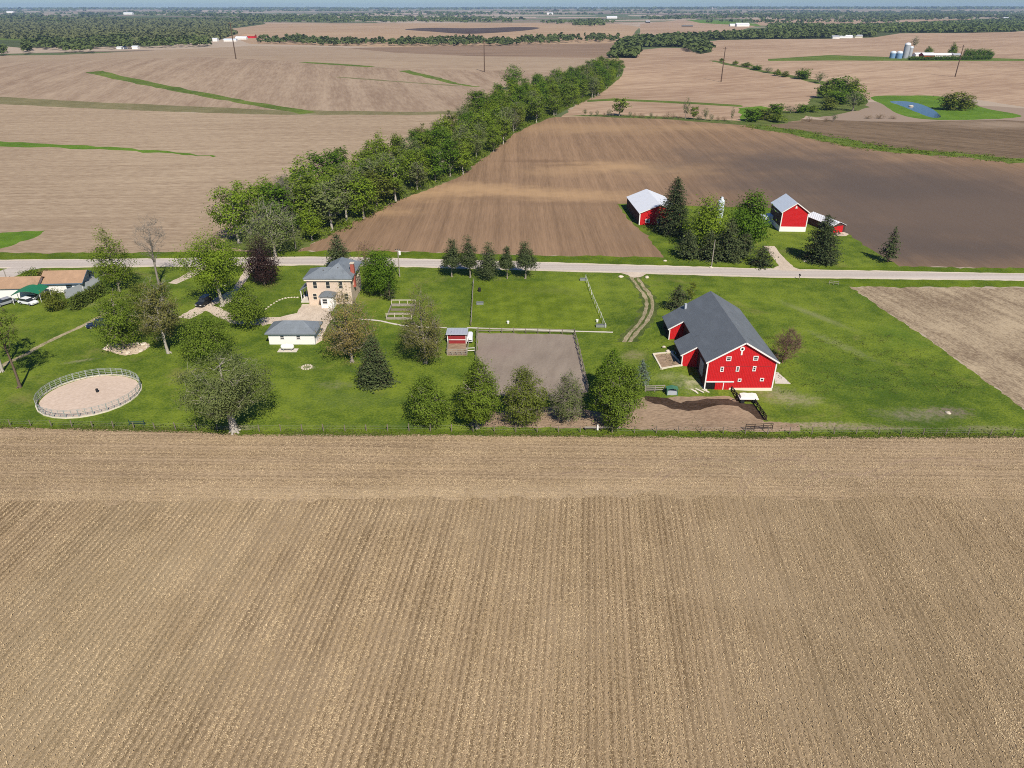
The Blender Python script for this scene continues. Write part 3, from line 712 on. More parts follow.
def broadleaf(seed, h, w, cb, shape='round', tr=None, nleaf=5000, ls=0.42, nclump=80, nlimb=9, wood='bark_grey', foliage='leaf_mid', fine=0, tight=0.085, lean=(0, 0), hollow=0.42):
    """trunk mesh (with its limbs and twigs) and crown mesh of one broadleaf tree, base at the origin"""
    rng = np.random.default_rng(seed)
    tr = tr or 0.012 * h + 0.012 * w
    ph = rng.uniform(0, 6.28, 6)
    lump = lambda az, t: 0.86 + 0.11 * np.sin(2 * az + ph[0] + 3 * t) + 0.09 * np.sin(3 * az + ph[1] - 5 * t) + 0.07 * np.sin(5 * az + 9 * t + ph[2])
    top = h * 0.86
    def axis(z):
        q = z / h
        return np.array([lean[0] * q * h + 0.02 * h * math.sin(3 * q + ph[3]), lean[1] * q * h + 0.02 * h * math.sin(2.6 * q + ph[4]), z])
    segs = []
    zs = np.linspace(0, top, 9)
    rad = lambda z: tr * max(0.10, (1 - z / (top * 1.06)) ** 0.8)
    for a, b in zip(zs[:-1], zs[1:]): segs.append((axis(a), axis(b), rad(a) * (1.2 if a == 0 else 1), rad(b)))
    for i in range(5):      # root flare
        az = i * 1.257 + ph[5]; segs.append((np.array([math.cos(az) * tr * 1.55, math.sin(az) * tr * 1.55, -0.1]), axis(zs[1] * 0.35), tr * 0.3, tr * 0.4))
    nodes = [(axis(z), rad(z)) for z in np.linspace(cb * 0.85 + 0.05 * h, top, 12)]
    def env(t, az, f): return SHAPES[shape](t) * w / 2 * lump(az, t) * f
    cen = lambda z: axis(min(z, h))
    for i in range(nlimb):
        az = i * 2.4 + rng.uniform(-.4, .4)
        z0 = cb * 0.8 + (top * 0.75 - cb * 0.8) * (i + rng.uniform(0, .8)) / nlimb
        t1 = np.clip((z0 - cb) / (h - cb) + rng.uniform(.08, .4), 0.05, 0.95)
        R = env(t1, az, rng.uniform(.6, .9)); z1 = cb + t1 * (h - cb)
        p = axis(z0); q = cen(z1) + np.array([math.cos(az) * R, math.sin(az) * R, 0])
        r = rad(z0) * 0.55; prev = p
        for s in range(1, 6):
            u = s / 5
            x = p + (q - p) * u + np.array([0, 0, 0.10 * np.linalg.norm(q - p) * math.sin(math.pi * u) * (-1 if shape == 'spread' else 0.6)]) + rng.normal(0, .02 * w, 3) * u
            segs.append((prev, x, r * (1 - u + .2) ** .8, r * (1 - u + .05) ** .8 + .015)); nodes.append((x, r * (1 - u + .05) + .02)); prev = x
    NP = np.array([n[0] for n in nodes])
    # clump centres through the envelope
    t = rng.uniform(0, 1, nclump * 6); keep = rng.uniform(0, 1, len(t)) < SHAPES[shape](t) ** 1.6 + 0.03
    t = t[keep][:nclump]; az = rng.uniform(0, 2 * np.pi, len(t)); f = rng.uniform(0, 1, len(t)) ** hollow
    R = env(t, az, f * 0.93); z = cb + t * (h - cb)
    ax = np.array([cen(q) for q in z])
    C = np.column_stack([ax[:, 0] + np.cos(az) * R, ax[:, 1] + np.sin(az) * R, z])
    for c in C:
        k_ = int(np.argmin(((NP - c) ** 2).sum(1) + np.where(NP[:, 2] > c[2] + .5, 4.0, 0)))
        mid = (NP[k_] + c) / 2 + rng.normal(0, .03 * w, 3); r = min(0.07, nodes[k_][1] * .6)
        segs.append((NP[k_], mid, r, r * .7)); segs.append((mid, c, r * .7, .018))
    if fine:
        fs = []
        for c in C:
            for _ in range(fine):
                dv = rng.normal(size=3); dv[2] = abs(dv[2]) * .9 + .2; dv += (c - np.array([0, 0, cb + .3 * (h - cb)])) / h * 1.2; dv /= np.linalg.norm(dv)
                L = rng.uniform(.06, .15) * w
                e = c + dv * L; fs.append((c, e, .022, .010))
                for _ in range(2):
                    dw = dv + rng.normal(0, .5, 3); fs.append((c + dv * L * rng.uniform(.4, .9), e + dw * L * .5, .013, .007))
        V2, Q2 = tubes(fs, 3)
    V1, Q1 = tubes(segs, 6)
    if fine: Q1 = np.vstack([Q1, Q2 + len(V1)]); V1 = np.vstack([V1, V2])
    trunk = mesh_np('trunk', V1, Q1, M[wood])
    crown = None
    if nleaf:
        n = nleaf
        which = rng.integers(0, len(C), n)
        sc = rng.uniform(.65, 1.45, len(C))[which]
        off = rng.normal(size=(n, 3)) * np.array([1, 1, .72]) * tight * w * sc[:, None]
        X = C[which] + off
        X[:, 2] = np.maximum(X[:, 2], 0.35)
        nr = X - np.array([0, 0, cb + .4 * (h - cb)]); nr /= np.linalg.norm(nr, axis=1, keepdims=True) + 1e-9
        V, Q = leaves(X, ls * rng.uniform(.6, 1.35, n), rng, .5, nr * 1.15)
        crown = mesh_np('crown', V, Q, M[foliage])
    return trunk, crown


def conifer(seed, h, w, cb=0.4, foliage='needle_dark', wood='bark_brown', step=0.42, power=0.85, ls=0.6, ragged=0.25, dens=1.0, droop=0.25, tip=0.02, round_=0.0):
    rng = np.random.default_rng(seed)
    segs = [((0, 0, -.1), (0, 0, h * .5), .02 * h + .05, .012 * h + .03), ((0, 0, h * .5), (0, 0, h * .99), .012 * h + .03, .02)]
    C, S_, Nn = [], [], []
    z = cb
    phase = rng.uniform(0, 6.28, 3)
    while z < h * .985:
        t = (z - cb) / (h - cb)
        r = w / 2 * (max(tip, (1 - t) ** power) * min(1.0, .72 + t * 3.0 if not round_ else (t / round_) ** .5 if t < round_ else 1.0))
        nb = max(4, int(round((5 + 3.2 * r) * dens)))
        for b in range(nb):
            az = rng.uniform(0, 6.28); L = r * rng.uniform(1 - ragged, 1.06) * (1 + .08 * math.sin(2 * az + phase[0]) + .06 * math.sin(3 * az + phase[1] + 4 * t))
            L = max(L, .15)
            d0 = np.array([math.cos(az), math.sin(az), 0]); rise = rng.uniform(-.05, .3) - droop * (1 - t)
            if L > 1.0 and b % 2 == 0: segs.append(((0, 0, z), tuple(d0 * L * .9 + np.array([0, 0, z + rise * L * .9])), .035, .012))
            m = max(1, int(L / (ls * .42)))
            for q in range(m):
                u = (q + rng.uniform(.2, 1.0)) / m
                if u < .22 and L > 1.2: continue
                p = d0 * L * u + np.array([0, 0, z + rise * L * u - droop * .35 * L * u * u])
                sp_ = .10 + .22 * L * u * .5
                C.append(p + rng.normal(0, 1, 3) * np.array([sp_, sp_, .10])); S_.append(ls * rng.uniform(.7, 1.3) * (1.05 - .35 * t)); Nn.append(d0 * .55 + np.array([0, 0, .8]))
        z += step * rng.uniform(.8, 1.2) * (1.0 - .35 * t)
    for q in range(14): C.append(np.array([0, 0, h * (.9 + .1 * q / 14)]) + rng.normal(0, .07, 3)); S_.append(ls * .6); Nn.append(np.array([rng.normal(), rng.normal(), .4]))
    C = np.array(C); C[:, 2] = np.maximum(C[:, 2], .12)
    V, Q = leaves(C, np.array(S_), rng, .3, np.array(Nn), asp=.6)
    V1, Q1 = tubes(segs, 6)
    return mesh_np('trunk', V1, Q1, M[wood]), mesh_np('crown', V, Q, M[foliage])


def plant(name, label, cat, meshes, loc, rz=0.0, sc=1.0, group=None):
    t = thing(name, label, cat, loc, rz, group); t.scale = (sc, sc, sc) if np.ndim(sc) == 0 else sc
    link('trunk', meshes[0], t)
    if meshes[1] is not None: link('crown', meshes[1], t)
    return t


SEED = [100]


def tree_px(name, label, base, top, hw, bottom=None, cat='tree', kind='broad', group=None, rz=0.0, **kw):
    """a tree whose foot, top row, half width and lowest foliage row were read off the photograph"""
    SEED[0] += 1
    p = P(*base); h = height_to(p, top); w = 2 * hw / ppm(p)
    # the crown is nearer the lens than its foot is far: its own half depth hides part of the lean
    h = h * 0.97
    if kind == 'broad':
        cb = max(0.15, height_to(p, bottom) if bottom is not None else h * .25)
        ms = broadleaf(SEED[0], h, w, cb, **kw)
    else:
        ms = conifer(SEED[0], h, w * 1.15, **kw)
    return plant(name, label, cat, ms, p, rz, 1.0, group)


G5 = 'row of trees along the near field edge'
tree_px('shade_tree', 'broad spreading grey-green tree with thick pale trunk rooted at the ploughed field edge', (235, 432), 350, 46, 409, shape='spread', tr=.62, nleaf=20900, ls=0.26, nclump=170, nlimb=13, wood='bark_pale', foliage='leaf_grey', tight=.05, hollow=.5)
tree_px('shade_tree', 'compact dark green egg-shaped tree left of the dirt arena, shortest of its row', (429, 424), 371, 23, 421, shape='egg', nleaf=12350, ls=0.25, nclump=240, foliage='leaf_mid', tight=.058, group=G5)
tree_px('shade_tree', 'tall full green tree at the lower left corner of the dirt arena', (478, 428), 355, 25, 419, shape='egg', nleaf=15437, ls=0.26, nclump=240, foliage='leaf_mid', tight=.055, group=G5)
tree_px('shade_tree', 'olive yellow-green leafy tree in front of the middle of the dirt arena', (524, 423), 364, 26, 420, shape='egg', nleaf=12350, ls=0.25, nclump=240, foliage='leaf_yellow', tight=.055, group=G5, fine=1)
tree_px('shade_tree', 'thin greyish tree with bare twigs in front of the arena right side', (568, 421), 368, 20, 418, shape='egg', nleaf=6175, ls=0.21, nclump=240, foliage='leaf_grey', tight=.055, group=G5, fine=3)
tree_px('shade_tree', 'largest bushy green tree at the right end of the field edge row', (617, 428), 358, 28, 424, shape='round', nleaf=17100, ls=0.26, nclump=240, foliage='leaf_mid', tight=.055, group=G5)
tree_px('shade_tree', 'dark green tree half hidden behind the largest field edge tree', (609, 396), 347, 17, 392, shape='egg', nleaf=9975, ls=0.26, nclump=240, foliage='leaf_lush', tight=.058)
tree_px('spruce', 'small pale blue-grey spruce between the leafy tree row and the barn sand bed', (641, 383), 359, 9.5, cat='spruce', kind='con', foliage='needle_blue', cb=.1, power=.6, ls=.34, step=.3, dens=1.5)
tree_px('weeping_tree', 'olive bushy willow-like tree beside the red roofed-over shelter', (425, 363), 282, 26, 356, shape='egg', nleaf=9880, ls=0.24, nclump=120, foliage='leaf_olive', tight=.07, fine=3)
tree_px('yard_tree', 'large thin-leaved bronze green tree between the brick house and garage', (352, 362), 286, 28, 352, shape='egg', nleaf=8740, ls=0.26, nclump=130, foliage='leaf_bronze', tight=.065, fine=3)
tree_px('spruce', 'dense grey-green spruce on the lawn in front of the bronze tree', (376, 384), 332, 18, cat='spruce', kind='con', foliage='needle_grey', cb=.15, power=.62, ls=.40, step=.30, dens=1.5)
tree_px('maple', 'round dense bright green maple right of the brick house', (381, 296), 251, 18.5, 292, cat='maple', shape='round', nleaf=18050, ls=0.33, nclump=120, foliage='leaf_lush', tight=.09)
tree_px('spruce', 'little dark spruce at the foot of the round maple', (390, 300), 281, 6, cat='spruce', kind='con', foliage='needle_dark', cb=.8, power=.6, ls=.4)
tree_px('spruce', 'broad dark spruce behind the brick house roof by the road', (340, 268), 233, 15, cat='spruce', kind='con', foliage='needle_grey', cb=.2, power=.55, ls=.55)
tree_px('bare_tree', 'small bare reddish-grey tree by the road between house and maple', (366, 268), 240, 11, 262, cat='bare tree', shape='round', nleaf=250, ls=0.30, nclump=60, foliage='leaf_bronze', fine=4, wood='twig_red')
tree_px('purple_maple', 'dark purple-leaved maple on the front lawn beside the drive entrance', (265, 284), 233, 19, 279, cat='maple', shape='egg', nleaf=9880, ls=0.32, nclump=100, foliage='leaf_purple', tight=.075)
tree_px('shade_tree', 'tall bright green tree with straight white trunk above the black car', (222, 306), 232, 29, 283, shape='spread', tr=.42, nleaf=17000, ls=0.34, nclump=120, wood='bark_pale', foliage='leaf_bright', tight=.075, hollow=.5)
tree_px('yard_tree', 'low round green tree on the drive bend between tall tree and garage', (248, 328), 287, 21, 324, shape='round', nleaf=9880, ls=0.29, nclump=100, foliage='leaf_mid', tight=.08, wood='bark_pale')
tree_px('large_bush', 'wide low green bushy tree hiding the bend of the gravel drive', (208, 358), 316, 25, 355, cat='bush', shape='round', nleaf=11780, ls=0.29, nclump=110, foliage='leaf_mid', tight=.085)
tree_px('yard_tree', 'tall olive-bronze tree with pale trunk between rock bed and wide bush', (170, 353), 272, 22, 336, shape='egg', nleaf=8740, ls=0.29, nclump=110, foliage='leaf_olive', tight=.07, fine=2, wood='bark_pale')
tree_px('yard_tree', 'dense dark green tree standing over the limestone rock bed', (126, 347), 282, 24, 343, shape='egg', nleaf=11780, ls=0.29, nclump=120, foliage='leaf_mid', tight=.075)
tree_px('shade_tree', 'tall open green tree by the roadside above the rock bed tree', (119, 291), 228, 21, 284, shape='egg', nleaf=8740, ls=0.33, nclump=80, foliage='leaf_mid', tight=.07)
tree_px('yard_tree', 'yellow-green tree tucked behind the tall olive-bronze tree', (148, 320), 282, 20, 316, shape='round', nleaf=7980, ls=0.30, nclump=80, foliage='leaf_yellow', tight=.08)
tree_px('bare_tree', 'tall bare grey tree standing before the road, its branches against the stubble', (161, 284), 214, 17, 262, cat='bare tree', shape='vase', nleaf=0, nclump=110, nlimb=12, fine=4, wood='twig_grey')
tree_px('bare_tree', 'thin-leaved dark tree with crooked trunk at the left picture edge', (18, 388), 300, 22, 345, shape='spread', nleaf=2470, ls=0.30, nclump=60, nlimb=9, foliage='leaf_mid', fine=2, tight=.05, wood='bark_brown', tr=.25)
tree_px('shade_tree', 'pale-trunked thin tree cut by the left picture edge', (2, 372), 290, 18, 335, shape='spread', nleaf=900, ls=0.42, nclump=50, nlimb=8, foliage='leaf_olive', fine=2, tight=.05, wood='bark_pale', tr=.25)
GP = 'five pines along the road'
for (b, t, hw, lb, q) in (((452, 277), 238, 10.5, 'dark pine at the left end of the five roadside pines', 'cone'), ((470, 277.5), 236, 10, 'slim tall pine, tallest of the five roadside pines', 'cone'),
                       ((488, 279), 241, 12, 'widest low-branched pine, middle of the five roadside pines', 'cone'), ((507, 278.5), 247, 7.5, 'smallest narrow pine of the five by the road', 'cone'),
                       ((525, 278.5), 241, 11.5, 'pointed pine at the right end of the five roadside pines', 'cone')):
    tree_px('pine', lb, b, t, hw * 1.22, b[1] - (4 if hw == 12 else 11), cat='pine', shape=q, nleaf=6840, ls=0.29, nclump=85, foliage='needle_grey', wood='bark_grey', tight=.075, nlimb=14, group=GP)
tree_px('spruce', 'dark spruce behind the rear roof corner of the big barn', (677, 309), 283, 13, cat='spruce', kind='con', foliage='needle_grey', cb=.2, power=.6, ls=.42, dens=1.3)
tree_px('sapling', 'small yellow-green sapling beside the spruce behind the big barn', (690, 300), 281, 6, 298, cat='sapling', shape='round', nleaf=700, ls=0.30, nclump=30, foliage='leaf_yellow')
tree_px('bare_shrub', 'rounded bare reddish-brown shrub at the right wall of the big barn', (783, 363), 331, 15.5, 361, cat='shrub', shape='round', nleaf=0, nclump=150, nlimb=16, fine=7, wood='twig_red', tr=.10)
# across the road
tree_px('spruce', 'tall pointed dark spruce in front of the left white-roofed barn', (672, 233.5), 174, 18, cat='spruce', kind='con', foliage='needle_dark', cb=.8, power=.60, ls=.55, step=.42, ragged=.32, dens=1.25)
tree_px('blossom_tree', 'light green leafy tree with white blossom right of the tall spruce', (707, 249), 193, 23, 246, shape='egg', nleaf=7000, ls=0.58, nclump=100, foliage='leaf_bright', tight=.09, wood='bark_pale')
tree_px('maple', 'big dark green maple left of the red gable barn', (746, 250), 186, 20, 244, cat='maple', shape='egg', nleaf=8000, ls=0.58, nclump=100, foliage='leaf_lush', tight=.09)
GC = 'conifers screening the farm across the road'
tree_px('conifer', 'low broad grey conifer at the left end of the roadside screen', (687, 258), 229, 15, cat='conifer', kind='con', foliage='needle_grey', cb=.2, power=.5, ls=.55, group=GC, round_=.3)
tree_px('conifer', 'grey conifer second from the left in the roadside screen', (708, 259), 229, 13, cat='conifer', kind='con', foliage='needle_grey', cb=.2, power=.55, ls=.55, group=GC)
tree_px('conifer', 'tallest dark conifer in the middle of the roadside screen', (727, 259), 216, 16, cat='conifer', kind='con', foliage='needle_grey', cb=.3, power=.6, ls=.55, group=GC)
tree_px('conifer', 'short dark conifer with visible trunk at the right of the screen', (743, 258), 231, 11, cat='conifer', kind='con', foliage='needle_grey', cb=1.6, power=.5, ls=.5, group=GC)
tree_px('juniper', 'low dark spreading juniper beside the barn drive across the road', (761, 265), 246, 12.5, cat='juniper', kind='con', foliage='needle_dark', cb=.15, power=.35, ls=.5)
tree_px('conifer', 'wide dark conifer alone on the lawn before the low shed', (819.5, 261), 213, 18, cat='conifer', kind='con', foliage='needle_dark', cb=.3, power=.52, ls=.55, dens=1.3)
tree_px('pine', 'lone slim pine on the field edge right of the farm across the road', (887.5, 262), 225, 10.5, cat='pine', kind='con', foliage='needle_grey', cb=1.6, power=.7, ls=.55, ragged=.45)
# neighbour's shrubs
tree_px('garden_bush', 'bushy green shrub between the neighbour carport and the grey fence', (57, 310), 289, 11, 309, cat='bush', shape='round', nleaf=4940, ls=0.26, nclump=60, foliage='leaf_yellow', tight=.09)
tree_px('garden_bush', 'dark green shrub behind the tan roof by the road bend', (32, 281), 270, 11, 280, cat='bush', shape='round', nleaf=3420, ls=0.29, nclump=50, foliage='leaf_mid', tight=.09)
tree_px('garden_bush', 'reddish dark shrub behind the tan roof beside the green one', (47, 279), 269, 8, 278, cat='bush', shape='round', nleaf=2280, ls=0.29, nclump=40, foliage='leaf_bronze', tight=.09)
GH = 'clipped hedge of narrow evergreens along the grey fence'
hm = conifer(61, 2.5, 1.75, cb=.05, foliage='needle_hedge', power=.30, ls=.30, step=.2, dens=1.7, ragged=.12)
for i in range(9):
    u = i / 8; p = P(75.5 + (103.5 - 75.5) * u, 310 + (294.5 - 310) * u)
    plant('arborvitae', 'narrow clipped evergreen in the hedge beside the grey board fence' if 0 < i < 8 else ('evergreen at the near end of the clipped hedge by the grey fence' if i == 0 else 'evergreen at the road end of the clipped hedge by the grey fence'), 'evergreen', hm, p, i * 1.3, 1.28 + .1 * ((i * 7) % 3) / 2, GH)

# the diagonal tree row between the fields
row_l = [(226, 242), (262, 222), (300, 204), (345, 186), (395, 165), (450, 138), (500, 108), (540, 92), (590, 74), (612, 69)]
row_r = [(300, 246), (322, 238), (345, 228), (372, 213), (398, 199), (454, 177), (490, 151), (518, 130), (553, 115), (588, 99), (620, 75)]
def poly_t(pts):
    q = np.array([P(*p)[:2] for p in pts]); d = np.r_[0, np.cumsum(np.linalg.norm(np.diff(q, axis=0), axis=1))]
    return lambda u: np.array([np.interp(u * d[-1], d, q[:, 0]), np.interp(u * d[-1], d, q[:, 1])])
fl, fr_ = poly_t(row_l), poly_t(row_r)
KH = []
for i, (fo, shp, nl, fn, wd) in enumerate((('leaf_mid', 'egg', 2600, 0, 'bark_grey'), ('leaf_bright', 'egg', 2600, 0, 'bark_pale'), ('leaf_lush', 'round', 2600, 0, 'bark_grey'), ('leaf_grey', 'vase', 1700, 2, 'bark_pale'),
                                     ('leaf_mid', 'vase', 2400, 1, 'bark_pale'), ('leaf_yellow', 'egg', 2300, 0, 'bark_grey'), ('leaf_grey', 'egg', 350, 4, 'twig_grey'), ('leaf_bright', 'round', 2600, 0, 'bark_grey'))):
    KH.append(broadleaf(300 + i, 15.0, 8.6, 3.4 if wd == 'bark_pale' else 2.2, shape=shp, nleaf=nl, ls=.62, nclump=60, nlimb=9, foliage=fo, wood=wd, fine=fn, tight=.085))
LH = {0: 'mid green leafy tree in the long diagonal row between two bare fields', 1: 'bright green tree with pale trunk in the long diagonal tree row', 2: 'round deep green tree in the long diagonal row between bare fields',
      3: 'grey-green thin tree with white trunk in the long diagonal tree row', 4: 'upright mid green tree with white trunk in the long diagonal row', 5: 'yellow-green tree in the long diagonal row between bare fields',
      6: 'leafless grey tree among the leafy ones of the long diagonal row', 7: 'round bright green tree in the long diagonal row between bare fields'}
GR = 'trees of the long diagonal row between the fields'
rr = random.Random(5)
GREY = [.10, .12, .08, .26, .16, .08, .10, .10]; LEAFY = [.26, .20, .22, .05, .08, .05, .01, .13]
u = 0.015
first = True
while u < 0.995:
    near = u < .42
    for v in (0.02, 0.36, 0.68, 0.96):
        uu = min(.995, max(0.0, u + rr.uniform(-.007, .007))); vv = v + rr.uniform(-.12, .12)
        a, b = fl(uu), fr_(uu); p = a + (b - a) * vv
        if .60 < uu < .66 and vv > .8: continue
        wts = GREY if (near and vv > .6) or rr.random() < .12 else LEAFY
        i = rr.choices(range(8), wts)[0]
        sc = rr.uniform(.66, 1.02) * (1.10 if uu < .12 else 1.0)
        plant('field_tree', LH[i], 'tree', KH[i], (p[0], p[1], float(hz(p[0], p[1])) - .1), rr.uniform(0, 6.28), (sc * rr.uniform(1.05, 1.4), sc * rr.uniform(1.05, 1.4), sc), GR)
    u += 0.0158 if near else 0.0180
# a few one can single out at the road end of the row
tree_px('bare_tree', 'bare grey-brown tree rising above the road end of the diagonal row', (288, 236), 174, 17, 222, cat='bare tree', shape='vase', nleaf=0, nclump=110, nlimb=12, fine=5, wood='twig_grey')
tree_px('field_tree', 'bright green tree with pale limbs at the left end of the diagonal row', (240, 243), 178, 24, 232, shape='spread', nleaf=4600, ls=.55, nclump=80, foliage='leaf_bright', wood='bark_pale', tight=.07)
tree_px('field_tree', 'big grey-green drooping tree right behind the purple maple', (275, 256), 197, 30, 246, shape='egg', nleaf=5200, ls=.46, nclump=130, foliage='leaf_grey', tight=.07, fine=2, wood='bark_pale')
tree_px('field_tree', 'white blossoming tree on the right flank of the diagonal row', (438, 176), 149, 9, 170, shape='round', nleaf=1500, ls=.55, nclump=40, foliage='blossom', tight=.08, wood='bark_pale')
tree_px('field_tree', 'lone round dark green tree beside the left flank of the far tree row', (514, 90), 62.5, 11, 88, shape='round', nleaf=2600, ls=.9, nclump=60, foliage='leaf_lush', tight=.085)
# brush at the right foot of the row, too thick to count
bc, bs = [], []
for q in range(760):
    uu = rr.uniform(0, .92); a, b = fl(uu), fr_(uu); p = a + (b - a) * rr.uniform(.86, 1.05); r_ = rr.uniform(.5, 1.7)
    z0 = float(hz(p[0], p[1]))
    for _ in range(26): bc.append((p[0] + rr.gauss(0, r_ * .6), p[1] + rr.gauss(0, r_ * .6), z0 + abs(rr.gauss(.2, r_ * .6))))
V, Q = leaves(np.array(bc), RNG.uniform(.3, .75, len(bc)), RNG, .5)
me = mesh_np('brush', V, Q, M['leaf_mid']); tag(link('undergrowth', me), 'low green brush and weeds along the right foot of the diagonal tree row', 'undergrowth', kind='stuff')

# ------------------------------------------------------------------ buildings
def hip(mb, x0, y0, x1, y1, ze, zr, ov=.4, fas=.22, along=None):
    """hipped roof as one closed solid, ridge along the longer side"""
    x0 -= ov; y0 -= ov; x1 += ov; y1 += ov
    w, l = x1 - x0, y1 - y0
    lo = ze - fas; b = len(mb.v)
    if w >= l: r = [((x0 + l / 2), (y0 + y1) / 2, zr), ((x1 - l / 2), (y0 + y1) / 2, zr)]
    else: r = [((x0 + x1) / 2, y0 + w / 2, zr), ((x0 + x1) / 2, y1 - w / 2, zr)]
    e = [(x0, y0, ze), (x1, y0, ze), (x1, y1, ze), (x0, y1, ze)]; g = [(x, y, lo) for x, y, _ in e]
    mb.poly(g[::-1])
    for i in range(4): mb.poly([g[i], g[(i + 1) % 4], e[(i + 1) % 4], e[i]])
    if w >= l:
        mb.poly([e[0], e[1], r[1], r[0]]); mb.poly([e[2], e[3], r[0], r[1]]); mb.poly([e[1], e[2], r[1]]); mb.poly([e[3], e[0], r[0]])
    else:
        mb.poly([e[1], e[2], r[1], r[0]]); mb.poly([e[3], e[0], r[0], r[1]]); mb.poly([e[0], e[1], r[0]]); mb.poly([e[2], e[3], r[1]])
    return mb


def window_part(parent, x0, x1, z0, z1, y, frame='trim_white', glass='glass_dark', fw=.12, name='window', face='y', mull=1):
    """frame standing proud of a wall facing -y (or +-x), its panes set back in it"""
    m = MB(); s = -1
    def bx(a0, a1, c0, c1, d0, d1, mb):
        if face == 'y': mb.box(a0, y - d1, c0, a1, y - d0, c1)
        elif face == 'x+': mb.box(y + d0, a0, c0, y + d1, a1, c1)
        else: mb.box(y - d1, a0, c0, y - d0, a1, c1)
    bx(x0 - fw, x1 + fw, z1, z1 + fw, .0, .07, m); bx(x0 - fw, x1 + fw, z0 - fw, z0, .0, .09, m)
    bx(x0 - fw, x0, z0, z1, .0, .07, m); bx(x1, x1 + fw, z0, z1, .0, .07, m)
    zm = (z0 + z1) / 2
    if mull: bx(x0, x1, zm - .03, zm + .03, .0, .06, m)
    f = m.build(name, frame, parent)
    g = MB(); bx(x0, x1, z0, z1, .004, .03, g); g.build('pane', glass, f)
    return f


# ---- the big red barn
B0 = (33.95, 109.45, 0.0)
barn = thing('barn', 'big red bank barn with grey shingle roof and white-trimmed windows in its gable end', 'barn', B0)
WB, LB, EB, RB_ = 12.0, 24.0, 5.75, 9.35
rt = (RB_ - EB) / (WB / 2)
m = MB()
m.prism([(0, 0, -.6), (WB, 0, -.6), (WB, 0, EB), (WB / 2, 0, RB_), (0, 0, EB)], (0, LB, 0))
EXT = [(6.4, 12.0), (18.2, LB - .02)]
XE = 2.85
for a, b in EXT: m.prism([(-XE, a, .3), (.02, a, .3), (.02, a, EB - .05), (-XE, a, EB - rt * XE - .05)], (0, b - a, 0))
m.build('wall', 'barn_red', barn)
# foundation band and bank wall
m = MB(); m.box(4.3, -.09, -.6, WB + .06, -.002, .55); m.box(WB + .002, -.09, -.6, WB + .08, LB, .6)
m.build('foundation', 'cream', barn)
# roof: main slopes with the two long shed extensions
th_ = .16; oy = .35
m = MB()
def slope(xa, za, xb, zb, ya, yb): m.prism([(xa, ya, za), (xb, ya, zb), (xb, ya, zb + th_), (xa, ya, za + th_)], (0, yb - ya, 0))
ov = .38
slope(-ov, EB - rt * ov, WB / 2, RB_, -oy, LB + oy)
slope(WB + ov, EB - rt * ov, WB / 2 + .001, RB_, -oy, LB + oy)
for a, b in EXT: slope(-XE - ov, EB - rt * (XE + ov), -ov - .01, EB - rt * (ov + .01), a - .3, b + (.33 if b < 20 else .3))
m.build('roof', 'slate_roof', barn)
# white corner boards and rakes
def piece(name, parent, *a, bar=False):
    m_ = MB(); (m_.bar if bar else m_.box)(*a); return m_.build(name, 'trim_white', parent)
piece('corner_board', barn, -.06, -.07, -.1, .16, -.003, EB - .12); piece('corner_board', barn, WB - .16, -.07, .56, WB + .06, -.003, EB - .12)
piece('rake_board', barn, (-ov, -oy - .03, EB - rt * ov + .04), (WB / 2, -oy - .03, RB_ + .04), .05, .26, bar=True); piece('rake_board', barn, (WB / 2, -oy - .03, RB_ + .04), (WB + ov, -oy - .03, EB - rt * ov + .04), .05, .26, bar=True)
for a, b in EXT:
    zo = EB - rt * XE
    piece('corner_board', barn, -XE - .05, a - .07, .5, -XE + .14, a - .003, zo - .15)
    piece('rake_board', barn, (-XE - ov, a - .33, zo - rt * ov + .04), (-.38, a - .33, EB - rt * .38 + .04), .05, .24, bar=True)
# gable windows read off the photograph on the plane of the gable
def gp(X, Y):
    x, z = onplane(690 + X / 9.6, 330 + Y / 9.6, B0[1]); return x - B0[0], z
for X, Y, w_, h_ in ((372, 275, .62, .60), (631, 270, .62, .60), (307, 376, .34, .72), (457, 373, .34, .72), (617, 370, .34, .72), (475, 481, .36, .34), (690, 475, .44, .36)):
    x, z = gp(X, Y); window_part(barn, x - w_ / 2, x + w_ / 2, z - h_ / 2, z + h_ / 2, 0.0, fw=.13, mull=h_ > .5)
x, z = gp(503, 182)
m = MB(); n = 18
pts = [(x + .42 * math.cos(2 * math.pi * i / n), -.06, z + .42 * math.sin(2 * math.pi * i / n)) for i in range(n)]
m.prism(pts, (0, .057, 0)); m.box(x - .14, -.09, z - 1.15, x + .14, -.003, z - .25)
v_ = m.build('vent', 'trim_white', barn)
m = MB(); m.prism([(x + .2 * math.cos(2 * math.pi * i / n), -.085, z + .2 * math.sin(2 * math.pi * i / n)) for i in range(n)], (0, .02, 0)); m.build('louver', 'dark_opening', v_)
# dark doorway, its sliding leaf and track
m = MB(); x1, zt = gp(240, 500); m.box(.17, -.03, -.1, x1 + .05, -.004, zt); m.build('doorway', 'dark_opening', barn)
x2, _ = gp(372, 560); m = MB(); m.box(x1 + .05, -.12, .0, x2, -.035, zt); dl = m.build('door', 'barn_red', barn)
xm, _ = gp(315, 545); MB().box(xm - .07, -.16, .0, xm + .07, -.122, zt - .05).build('batten', 'trim_white', dl)
x3, _ = gp(420, 485); MB().box(.17, -.2, zt + .03, x3, -.05, zt + .22).build('door_track', 'trim_white', barn)
MB().box(WB * .24, -.016, 4.72, WB * .93, -.004, 4.80).build('belt_course', 'barn_red_dull', barn)
